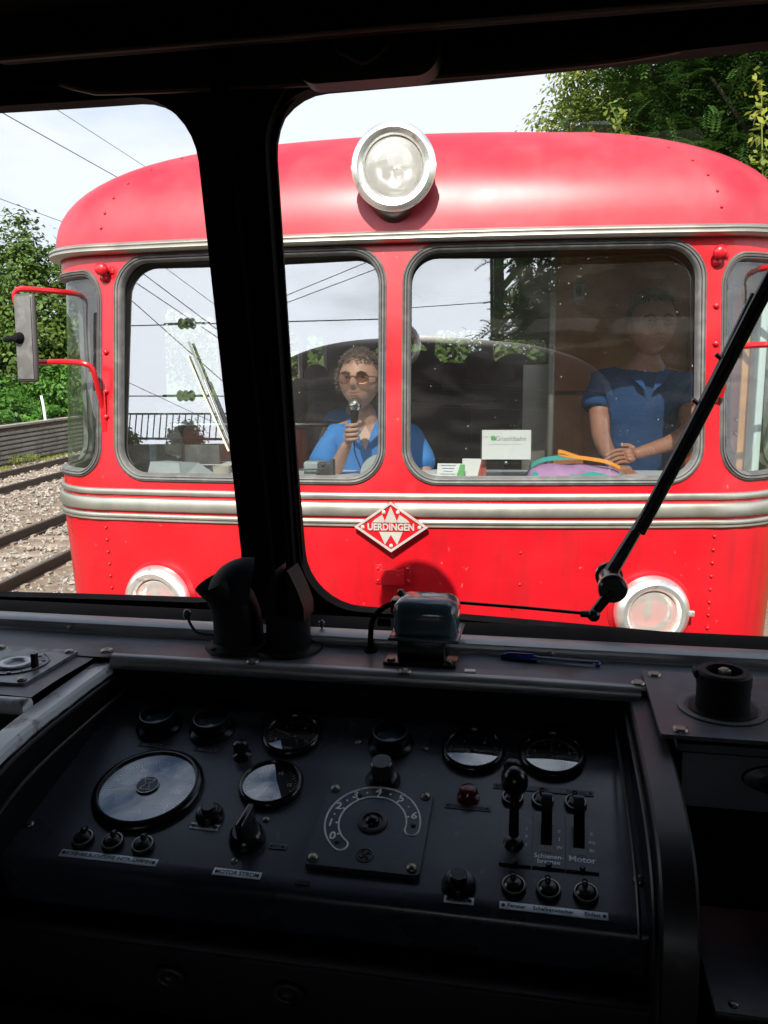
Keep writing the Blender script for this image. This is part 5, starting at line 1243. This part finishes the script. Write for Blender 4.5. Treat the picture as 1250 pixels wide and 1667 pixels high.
# ballast stones where the gravel is in view
sv_, sf_ = [], []
def stones(n, o0, o1, l0, l1, r0, r1):
    for _ in range(n):
        o = R.uniform(o0, o1); l = l0+(l1-l0)*R.random()**1.4
        if min(abs(o-q) for q in (-5.47, -6.97, -9.97, -11.47)) < .09: continue
        c = tp(o, l, RT-.165+R.uniform(-.02, .03)); r = R.uniform(r0, r1); k = len(sv_)
        for d in ((1, 0, 0), (-1, 0, 0), (0, 1, 0), (0, -1, 0), (0, 0, 1), (0, 0, -1)):
            sv_.append(c+Vector(d)*r*R.uniform(.6, 1.2)+Vector((R.uniform(-.4, .4), R.uniform(-.4, .4), R.uniform(-.3, .3)))*r)
        sf_.extend([tuple(k+i for i in f) for f in ((0, 2, 4), (2, 1, 4), (1, 3, 4), (3, 0, 4), (2, 0, 5), (1, 2, 5), (3, 1, 5), (0, 3, 5))])
stones(15000, -12.6, -4.3, 6, 32, .022, .05)
g = G(); g.v, g.f = sv_, sf_; tag(g.obj('ballast', M['stone'], None, smooth=False), kind='stuff', label='pale ballast stones between and beside the tracks', cat='ballast')
# retaining wall of stacked concrete beams
W = empty('retaining_wall', (0, 0, 0), 0, 'weathered concrete retaining wall of stacked beams behind the far track', 'wall')
g = G()
for k in range(7): g.box((0, 0, 0), (.16, 60, .085), T(*tp(-12.93+.0*k, 24, RT-.05+k*.135)) @ RZ(TW), .012)
g.obj('beams', M['concrete'], W)
g = G().box((0, 0, 0), (.05, 60, .95), T(*tp(-13.03, 24, RT+.42)) @ RZ(TW)); g.obj('backing', M['bak2'] if 'bak2' in M else M['concrete'], W)
g = G().box((0, 0, 0), (.42, 60, .07), T(*tp(-12.96, 24, RT+.97)) @ RZ(TW), .01); g.obj('coping', M['concrete'], W)
g = G().tube([(0, 0, 0), (-.02, 0, .4), (-.07, 0, .78)], .04, 10); o = g.obj('marker_post', M['whitepost'], None); o.location = tp(-12.92, 25.3, RT+.98); tag(o, 'slim white post standing in front of the ivy slope', 'post')

# ---- foliage
def leaf_arrays(P, Nn, size, R_, aspect=.55, jit=.35):
    """bent leaf quads at points P facing roughly Nn"""
    n = len(P); a = R_.normal(size=(n, 3)); Nn = Nn+R_.normal(size=(n, 3))*jit*1.6; Nn /= np.linalg.norm(Nn, axis=1)[:, None]
    a -= Nn*(a*Nn).sum(1)[:, None]; a /= np.linalg.norm(a, axis=1)[:, None]; b = np.cross(Nn, a)
    s = size*R_.uniform(.6, 1.35, n)[:, None]
    v = np.stack([P-a*s, P+b*s*aspect+Nn*s*.12, P+a*s, P-b*s*aspect+Nn*s*.12], 1).reshape(-1, 3)
    return v
def fronds(P, D, length, R_, nl=9, lw=.018, ll=.055):
    """feathered leaves: a drooping stalk with paired leaflets"""
    out = []
    n = len(P); D = D/np.linalg.norm(D, axis=1)[:, None]; up = np.tile([0, 0, 1.], (n, 1)); S = np.cross(D, up); S /= (np.linalg.norm(S, axis=1)[:, None]+1e-6)
    L_ = length*R_.uniform(.7, 1.2, n)[:, None]
    for k in range(nl):
        t = (k+1)/nl; c = P+D*L_*t-up*L_*.35*t*t
        for s in (-1, 1):
            tip = c+(S*s+D*.45-up*.25)*ll*R_.uniform(.8, 1.2, (n, 1)); mid = (c+tip)/2
            q = (D*1.0)*lw
            out.append(np.stack([c, mid+q, tip, mid-q], 1))
    return np.concatenate(out).reshape(-1, 3)
def leafobj(name, V, mat, parent):
    me = bpy.data.meshes.new(name); n = len(V)//4
    me.vertices.add(len(V)); me.vertices.foreach_set('co', V.astype(np.float32).ravel()); me.loops.add(4*n); me.loops.foreach_set('vertex_index', np.arange(4*n, dtype=np.int32))
    me.polygons.add(n); me.polygons.foreach_set('loop_start', np.arange(0, 4*n, 4, dtype=np.int32)); me.update(calc_edges=True); me.validate()
    me.materials.append(mat); o = bpy.data.objects.new(name, me); COL.objects.link(o); o.parent = parent; return o
def _c3(q): return np.clip(q, -1.7, 1.7)
def crown_points(ells, nclump, nper, R_, cl=.45, shell=.55):
    P = []; C = []
    w = np.array([e[3]*e[4]*e[5] for e in ells])**.7; w /= w.sum()
    for _ in range(nclump):
        e = ells[R_.choice(len(ells), p=w)]; d = R_.normal(size=3); d /= np.linalg.norm(d); r = shell+(1-shell)*R_.random()**.6
        c = np.array(e[:3])+d*r*np.array(e[3:6]); s = cl*R_.uniform(.5, 1.3)
        k = int(nper*R_.uniform(.5, 1.4)); q = _c3(R_.normal(size=(k, 3)))*s*np.array([1, 1, .6]); P.append(c+q); C.append(np.tile(d*.6+np.array([0, 0, .8]), (k, 1))+q/s*.5)
    return np.concatenate(P), np.concatenate(C)
def tree(name, base, ells, nclump, nper, lsize, mat, label, seed, cl=.45, trunk_r=.18, group=None, frond=False, flen=.3, second=None, cat='tree'):
    R_ = np.random.default_rng(seed); t = empty(name, (0, 0, 0), 0, label, cat, group)
    g = G(); b = Vector(base); top = Vector(ells[0][:3])
    P = smooth_path([b, b.lerp(top, .4)+Vector((.15, .1, 0)), top], 5); g.tube(P, [trunk_r*(1-.75*i/(len(P)-1)) for i in range(len(P))], 10)
    for e in ells:
        for k in range(4):
            d = R_.normal(size=3); d[2] = abs(d[2])*.6; d /= np.linalg.norm(d); q = P[int(len(P)*R_.uniform(.35, .9))]; tip = Vector(e[:3])+Vector(d*np.array(e[3:6])*.8)
            g.tube(smooth_path([q, q.lerp(tip, .5)+Vector((0, 0, .2)), tip], 4), [trunk_r*.4*(1-.85*i/8) for i in range(9)], 6)
    g.obj('trunk', M['bark'], t)
    P, C = crown_points(ells, nclump, nper, R_, cl)
    if frond: V = fronds(P, R_.normal(size=P.shape)*np.array([1, 1, .5]), flen, R_)
    else: V = leaf_arrays(P, C, lsize, R_)
    leafobj('crown', V, M[mat], t)
    return t
# left side: sunlit trees on the slope, ahead
tree('leafy_tree', (-20.5, 31, -2), [(-20.0, 31, 2.4, 2.6, 2.4, 2.9), (-18.6, 29, 1.0, 1.8, 1.8, 2.0), (-20.6, 31, 4.4, 1.2, 1.2, 1.4)], 260, 60, .10, 'leaf', 'sunlit tree at the far left above the wall', 21, .38, group='trees on the left slope')
tree('leafy_tree', (-17.2, 30, -2), [(-17.2, 30, 2.2, 1.9, 2.0, 3.0), (-16.6, 29, .6, 1.6, 1.6, 2.2), (-17.4, 30, 4.5, .7, .8, 1.2)], 240, 60, .10, 'leaf', 'pointed sunlit tree second from the left above the wall', 22, .36, group='trees on the left slope')
tree('leafy_tree', (-14.6, 31, -2), [(-14.9, 31, 2.2, 1.5, 1.8, 2.7), (-14.3, 30, .6, 1.7, 1.7, 2.0)], 220, 60, .10, 'leaf', 'tree directly beside the corner of the red railbus roof', 23, .36, group='trees on the left slope')
tree('leafy_tree', (-11.5, 36, -2), [(-11.8, 36, 1.6, 2.8, 2.0, 3.0), (-9.2, 37, 1.0, 2.0, 2.0, 2.6)], 200, 45, .14, 'leaf', 'tree hidden behind the left half of the red railbus', 24, .5, group='trees on the left slope')
for i, (x, y, z, s) in enumerate(((-17.5, 25.0, -.6, 1.1), (-15.6, 24.3, -.9, 1.0), (-19.8, 26.5, -.1, 1.3), (-14.6, 27, -.6, 1.1))):
    tree('bush', (x, y, z-.8), [(x, y, z, s, s*.9, s*.85)], 70, 55, .075, 'ivy', ('rounded bush low above the wall by the mirror', 'bush above the wall beside the corner window', 'bush at the left picture edge', 'bush behind the white post')[i], 40+i, .25, .05, 'bushes on the slope', cat='bush')
# ivy over the slope
R_ = np.random.default_rng(3); n = 42000
o = -13.0-9*R_.random(n)**1.2; l = R_.uniform(14, 36, n); z = np.array([hill(a) for a in o])+R_.random(n)*.28+.15*np.sin(o*3)*np.sin(l*2.1)
P = np.outer(o, np.array(tnor))+np.outer(l, np.array(tdir)); P[:, 2] = z
ivy = leafobj('ivy_cover', leaf_arrays(P, np.tile([.5, -.5, .8], (n, 1)), .075, R_), M['ivy'], None); tag(ivy, kind='stuff', label='ivy and low weeds covering the slope above the wall', cat='ivy')
n = 1800; o = R_.normal(-12.55, .16, n); l = R_.uniform(14, 26, n); P = np.outer(o, np.array(tnor))+np.outer(l, np.array(tdir)); P[:, 2] = RT-.12+R_.random(n)*.25*(np.sin(l*1.7) > .2)
tag(leafobj('weeds', leaf_arrays(P, np.tile([.5, -.5, .5], (n, 1)), .05, R_, .2), M['leafyel'], None), kind='stuff', label='grass and weeds at the foot of the retaining wall', cat='weeds')
# right side ahead: big dark locust trees
tree('locust_tree', (6.4, 13.5, RT), [(5.0, 13, 3.9, 3.0, 2.4, 2.6), (2.9, 12.6, 2.9, 1.9, 1.6, 1.6), (2.8, 12.4, 4.5, 1.9, 1.4, 1.5), (6.6, 12.5, 2.0, 2.8, 2.2, 2.2)], 760, 20, .08, 'leafdark', 'big dark feathery locust tree rising behind the right side of the red roof', 31, .34, .26, frond=True, flen=.38)
tree('locust_tree', (9, 10.5, RT), [(5.6, 9.8, 4.6, 2.2, 1.8, 2.2), (5.0, 9.4, 2.2, 1.7, 1.4, 1.6), (6.6, 9.6, .6, 2, 1.6, 1.8)], 300, 16, .08, 'leafdark', 'nearer dark locust tree at the upper right corner', 32, .40, .22, frond=True, flen=.36)
tree('leafy_tree', (1.6, 17, RT), [(1.25, 15, 3.7, .75, .9, .75), (1.65, 15, 4.5, .65, .9, .8), (2.2, 15, 3.7, .9, 1.0, 1.1), (1.5, 15, 2.6, 1.1, 1, 1.2)], 260, 62, .048, 'leafyel', 'yellow-green sunlit tree peeping over the middle of the red roof', 33, .26, .12)
tree('dense_tree', (6.5, 18, RT), [(6.0, 18, 2.6, 4.5, 2.4, 4.4), (3.9, 18, 2.6, 2.9, 2.0, 3.2)], 420, 70, .13, 'leafdark', 'dense dark tree filling the gap behind the locust trees', 34, .6, .25)
for i, (x, y) in enumerate(((-3.2, 17), (.2, 20), (3.2, 15.5))):
    tree('bush', (x, y, RT), [(x, y, -.7, 2.5, 1.4, 2.1)], 190, 55, .10, 'leaf', ('sunlit bush seen through the far cab left of the seats', 'sunlit bush seen through the far end window', 'sunlit bush seen behind the grey partition')[i], 50+i, .45, .06, 'bushes behind the red railbus', cat='bush')
# bramble shoots in front of the locust trees
def shoot(P, label, seed, ls=.034):
    R_ = np.random.default_rng(seed); t = empty('bramble_shoot', (0, 0, 0), 0, label, 'bramble', 'bramble shoots over the red roof'); Q = smooth_path(P, 14); g = G().tube(Q, [.009*(1-.8*i/len(Q))+.002 for i in range(len(Q))], 6); g.obj('stem', M['leafyel'], t)
    pts = []; nn = []
    for i, q in enumerate(Q[len(Q)//3:]):
        for _ in range(4):
            d = R_.normal(size=3); d /= np.linalg.norm(d); pts.append(np.array(q)+d*R_.uniform(.02, .13)); nn.append([0, -.6, .8])
    leafobj('leaves', leaf_arrays(np.array(pts), np.array(nn), ls, R_, .6), M['leafyel'], t)
def px(X, Y, dist): 
    d = f0*1+r2*((X-625)/FPX)-u2*((Y-833.5)/FPX); return d*(dist/d.y)
shoot([(1.5, 7.6, RT), (1.45, 7.5, 0), (1.25, 7.4, 1.30), (1.10, 7.3, 1.66), (.90, 7.3, 2.08)], 'leafy bramble shoot leaning left above the red roof', 61)
shoot([(2.5, 7.5, RT), (2.4, 7.4, 0), (2.14, 7.3, 1.30), (2.09, 7.3, 1.75), (2.06, 7.3, 2.18)], 'upright bramble shoot at the right above the red roof', 62)

# ---- behind us, seen mirrored in the far railbus's windows
tree('locust_tree', (5.6, -6.5, RT), [(4.9, -6, 4.6, 3.1, 2.2, 3.2), (3.3, -5.6, 2.9, 1.7, 1.3, 1.5), (2.75, -5.4, 4.2, 1.2, 1.0, 1.3), (5.0, -5.4, 1.0, 2.6, 1.8, 2.0)], 620, 22, .08, 'leafdark', 'dark locust tree beside our railbus, mirrored in the right far window', 71, .40, .24, frond=True, flen=.36)
tree('locust_tree', (6.5, -12, RT), [(5.6, -12, 4.4, 3.4, 2.4, 4.2), (3.6, -11, 4.6, 1.5, 1.2, 1.6)], 300, 15, .09, 'leafdark', 'second dark locust tree farther back behind our railbus', 72, .5, .24, frond=True, flen=.42)
tree('dense_tree', (7.0, -9, RT), [(6.6, -9, 3.6, 4.1, 1.8, 4.6), (4.9, -9, 5.2, 2.0, 1.4, 2.4)], 330, 60, .17, 'leafdark', 'dense dark tree behind the locust trees, mirrored in the right far window', 73, .6, .25)
def hanging(P, label, seed, n=20, sp=.18):
    R_ = np.random.default_rng(seed); t = empty('locust_branch', (0, 0, 0), 0, label, 'branch', 'locust branches'); Q = smooth_path(P, 8); g = G().tube(Q, [.02*(1-.8*i/len(Q))+.003 for i in range(len(Q))], 6); g.obj('stem', M['bark'], t)
    pts = np.array([Q[int(len(Q)*R_.uniform(.35, .999))] for _ in range(n)])+R_.normal(size=(n, 3))*sp*.3; D = R_.normal(size=(n, 3))*np.array([1, .6, .2])+np.array([-.4, 0, -.5])
    leafobj('leaves', fronds(pts, D, .30, R_, 8, .017, .06), M['leafdark'], t)
hanging([(3.6, -5.6, 4.7), (2.2, -5.2, 5.1), (1.0, -5.0, 4.9), (.25, -4.9, 4.5)], 'feathery branch mirrored at the top of the right far window', 81, 30)
hanging([(3.2, -5.4, 2.6), (2.4, -5.1, 3.2), (1.55, -5.0, 3.2), (1.15, -4.9, 3.06)], 'feathery branch mirrored just above the dark arch', 82, 26)
hanging([(3.2, -5.4, 2.5), (2.4, -5.1, 2.75), (1.45, -5.0, 2.85), (1.0, -4.9, 2.75)], 'lower feathery branch mirrored against the dark arch', 83, 20)
for k, (x, y, z, dx) in enumerate(((2.6, -5.2, 4.4, -1.1), (2.7, -5.0, 3.8, -1.2), (2.5, -5.3, 3.5, -.8), (3.0, -5.0, 3.1, -1.3), (2.7, -5.2, 2.7, -1.0), (3.2, -4.9, 4.6, -1.0))):
    hanging([(x+1.2, y-.3, z+.1), (x+.5, y, z+.35), (x+dx*.5, y+.1, z+.2), (x+dx, y+.2, z-.15)], ('topmost left-reaching locust branch of the mirrored tree', 'second locust branch from the top of the mirrored tree', 'short locust branch in the middle of the mirrored tree', 'long low locust branch reaching toward the mast', 'lowest locust branch of the mirrored tree', 'outermost upper locust branch near the dark crown')[k], 840+k, 85, .34)
# lattice mast
MS = empty('lattice_mast', (3.35, -17, RT), 0, 'grey steel lattice mast mirrored in the right far window', 'mast')
hm = 13.
for k, s in enumerate((-1, 1)):
    for q in (-1, 1): g = G().box((s*.42, q*.35, hm/2), (.30, .12, hm)); g.obj('leg', M['maststeel'], MS)
g = G(); nseg = 13
for k in range(nseg):
    z0, z1 = k*hm/nseg, (k+1)*hm/nseg
    for q in (-1, 1):
        g.tube([(-.4*(1 if k % 2 else -1), q*.35, z0), (.4*(1 if k % 2 else -1), q*.35, z1)], .07, 4)
        g.tube([(q*.4, -.35*(1 if k % 2 else -1), z0), (q*.4, .35*(1 if k % 2 else -1), z1)], .04, 4)
g.obj('bracing', M['maststeel'], MS)
def wire(P, r, label, cat='wire', ins=None, sag=0):
    a, b = Vector(P[0]), Vector(P[1]); n = 16; g = G().tube([a.lerp(b, i/n)-Vector((0, 0, sag*4*(i/n)*(1-i/n))) for i in range(n+1)], r, 5)
    if not ins: return tag(g.obj('overhead_wire', M['wire'], None), label, cat, 'overhead line wires')
    t = empty('span_wire', (0, 0, 0), 0, label, cat, 'overhead line wires'); g.obj('cable', M['wire'], t)
    d = (b-a).normalized(); A = Matrix.Translation(Vector(ins)) @ d.to_track_quat('Z', 'Y').to_matrix().to_4x4()
    g = G()
    for k in range(3): g.lathe([(.02, -.05), (.10, -.03), (.115, 0), (.10, .03), (.02, .05)], A @ T(0, 0, (k-1)*.125), 18)
    g.tube([A @ Vector((0, 0, -.5)), A @ Vector((0, 0, .5))], .028, 6); g.obj('insulator', M['insul'], t); return t
wire([tp(-6.2, -25, 3.50), tp(-6.2, 45, 3.50)], .007, 'lower contact wire above the neighbouring track'); wire([tp(-6.25, -25, 4.05), tp(-6.25, 45, 4.05)], .005, 'thin catenary wire above the contact wire')
wire([tp(-10.8, -25, 4.06), tp(-10.8, 45, 4.06)], .008, 'wire above the farther track near the tree tops')
wire([(-14, -8, 4.68), (-1.6, -8, 4.42)], .012, 'upper cross wire with a three-disc insulator, mirrored in the left far window', ins=(-7.7, -8, 4.56)); wire([(-14, -8, 3.22), (-5.6, -8, 3.03)], .012, 'lower cross wire with a three-disc insulator, mirrored in the left far window', ins=(-7.6, -8, 3.08))
wire([(-9.8, -8, 6.4), (-5.2, -8, 3.1)], .010, 'slanting wire mirrored in the left far window'); wire([(-9.6, -8, 5.6), (-5.9, -8, 2.6)], .010, 'second slanting wire mirrored in the left far window')
wire([(-6.4, -8, 4.75), (-2.6, -8, 6.1)], .008, 'rising wire mirrored beside the centre post'); wire([(-6.4, -8, 4.62), (-2.6, -8, 5.85)], .008, 'second rising wire mirrored beside the centre post')
wire([(-5, -17, 7.6), (2.95, -17, 8.25)], .012, 'horizontal wire running to the lattice mast')
# parapet with bars, far behind on the left
g = G().tube([(-22, -20, 5.90), (-5, -20, 5.64)], .04, 6).tube([(-22, -20, 4.98), (-5, -20, 4.72)], .05, 6)
for k in range(68): x = -22+k*.25; zt = 5.90-(x+22)*.0153; g.box((x, -20, zt-.48), (.035, .03, .94))
F = empty('bar_railing', (0, 0, 0), 0, 'dark bar railing on top of a wall, mirrored low in the left far window', 'railing'); g.obj('bars', M['maststeel'], F)
g = G().box((-13.5, -21.3, 1.05), (17, 2.4, 7.3)); tag(g.obj('abutment_wall', M['concrete'], None), 'long concrete wall carrying the bar railing behind us', 'wall')
for i, (x, s) in enumerate(((-14.6, .9), (-11.3, .8), (-17.5, 1.0))):
    tree('bush', (x, -20.9, 4.6), [(x, -20.9, 5.1, s*.7, .5, s*.6)], 40, 30, .10, 'leafdark', ('bush poking through the bar railing', 'small bush at the right end of the bar railing', 'bush at the left end of the bar railing')[i], 90+i, .22, .04, 'bushes on the parapet', cat='bush')

def split_repeat(nm, new, gap=.012):
    for o in [x for x in bpy.data.objects if x.type == 'MESH' and x.name.split('.')[0] == nm]:
        me = o.data; nv = len(me.vertices); par = list(range(nv))
        def fd(a):
            while par[a] != a: par[a] = par[par[a]]; a = par[a]
            return a
        for e in me.edges:
            a, b = fd(e.vertices[0]), fd(e.vertices[1])
            if a != b: par[a] = b
        isl = {}
        for i in range(nv): isl.setdefault(fd(i), []).append(i)
        gr_ = []
        for L_ in isl.values():
            c = sum((me.vertices[i].co for i in L_), Vector())/len(L_)
            for q in gr_:
                if (q[0]-c).length < gap: q[1].extend(L_); break
            else: gr_.append([c, list(L_)])
        if len(gr_) < 2: continue
        for c, L_ in gr_:
            mp = {v: k for k, v in enumerate(L_)}; m2 = bpy.data.meshes.new(new)
            m2.from_pydata([me.vertices[i].co for i in L_], [], [[mp[v] for v in p.vertices] for p in me.polygons if p.vertices[0] in mp]); m2.materials.append(me.materials[0])
            for p in m2.polygons: p.use_smooth = True
            n = bpy.data.objects.new(new, m2); COL.objects.link(n); n.parent = o.parent
        bpy.data.objects.remove(o)
for a_, b_, c_ in (('drawer_lock', 'drawer_lock', .02), ('desk_screws', 'screw', .012), ('plate_screws', 'screw', .012), ('panel_screws', 'screw', .012), ('shelf_screws', 'screw', .012), ('sill_screws', 'screw', .012), ('bolt', 'bolt', .01), ('lamp_hook', 'lamp_hook', .06), ('hinge', 'hinge', .02), ('luggage_rack', 'luggage_rack', .1), ('rivet_row', 'rivet_row', .6), ('roof_rivet_row', 'roof_rivet_row', .8)):
    split_repeat(a_, b_, c_)
# ------------------------------------------------------------------ lift everything so that the rail heads lie at z = 0
for o in list(bpy.data.objects):
    if o.parent is None and o is not cam and o is not sun: o.location.z += EYE
for o in list(bpy.data.objects):
    if o.type == 'MESH' and len(o.data.vertices) == 0: bpy.data.objects.remove(o)
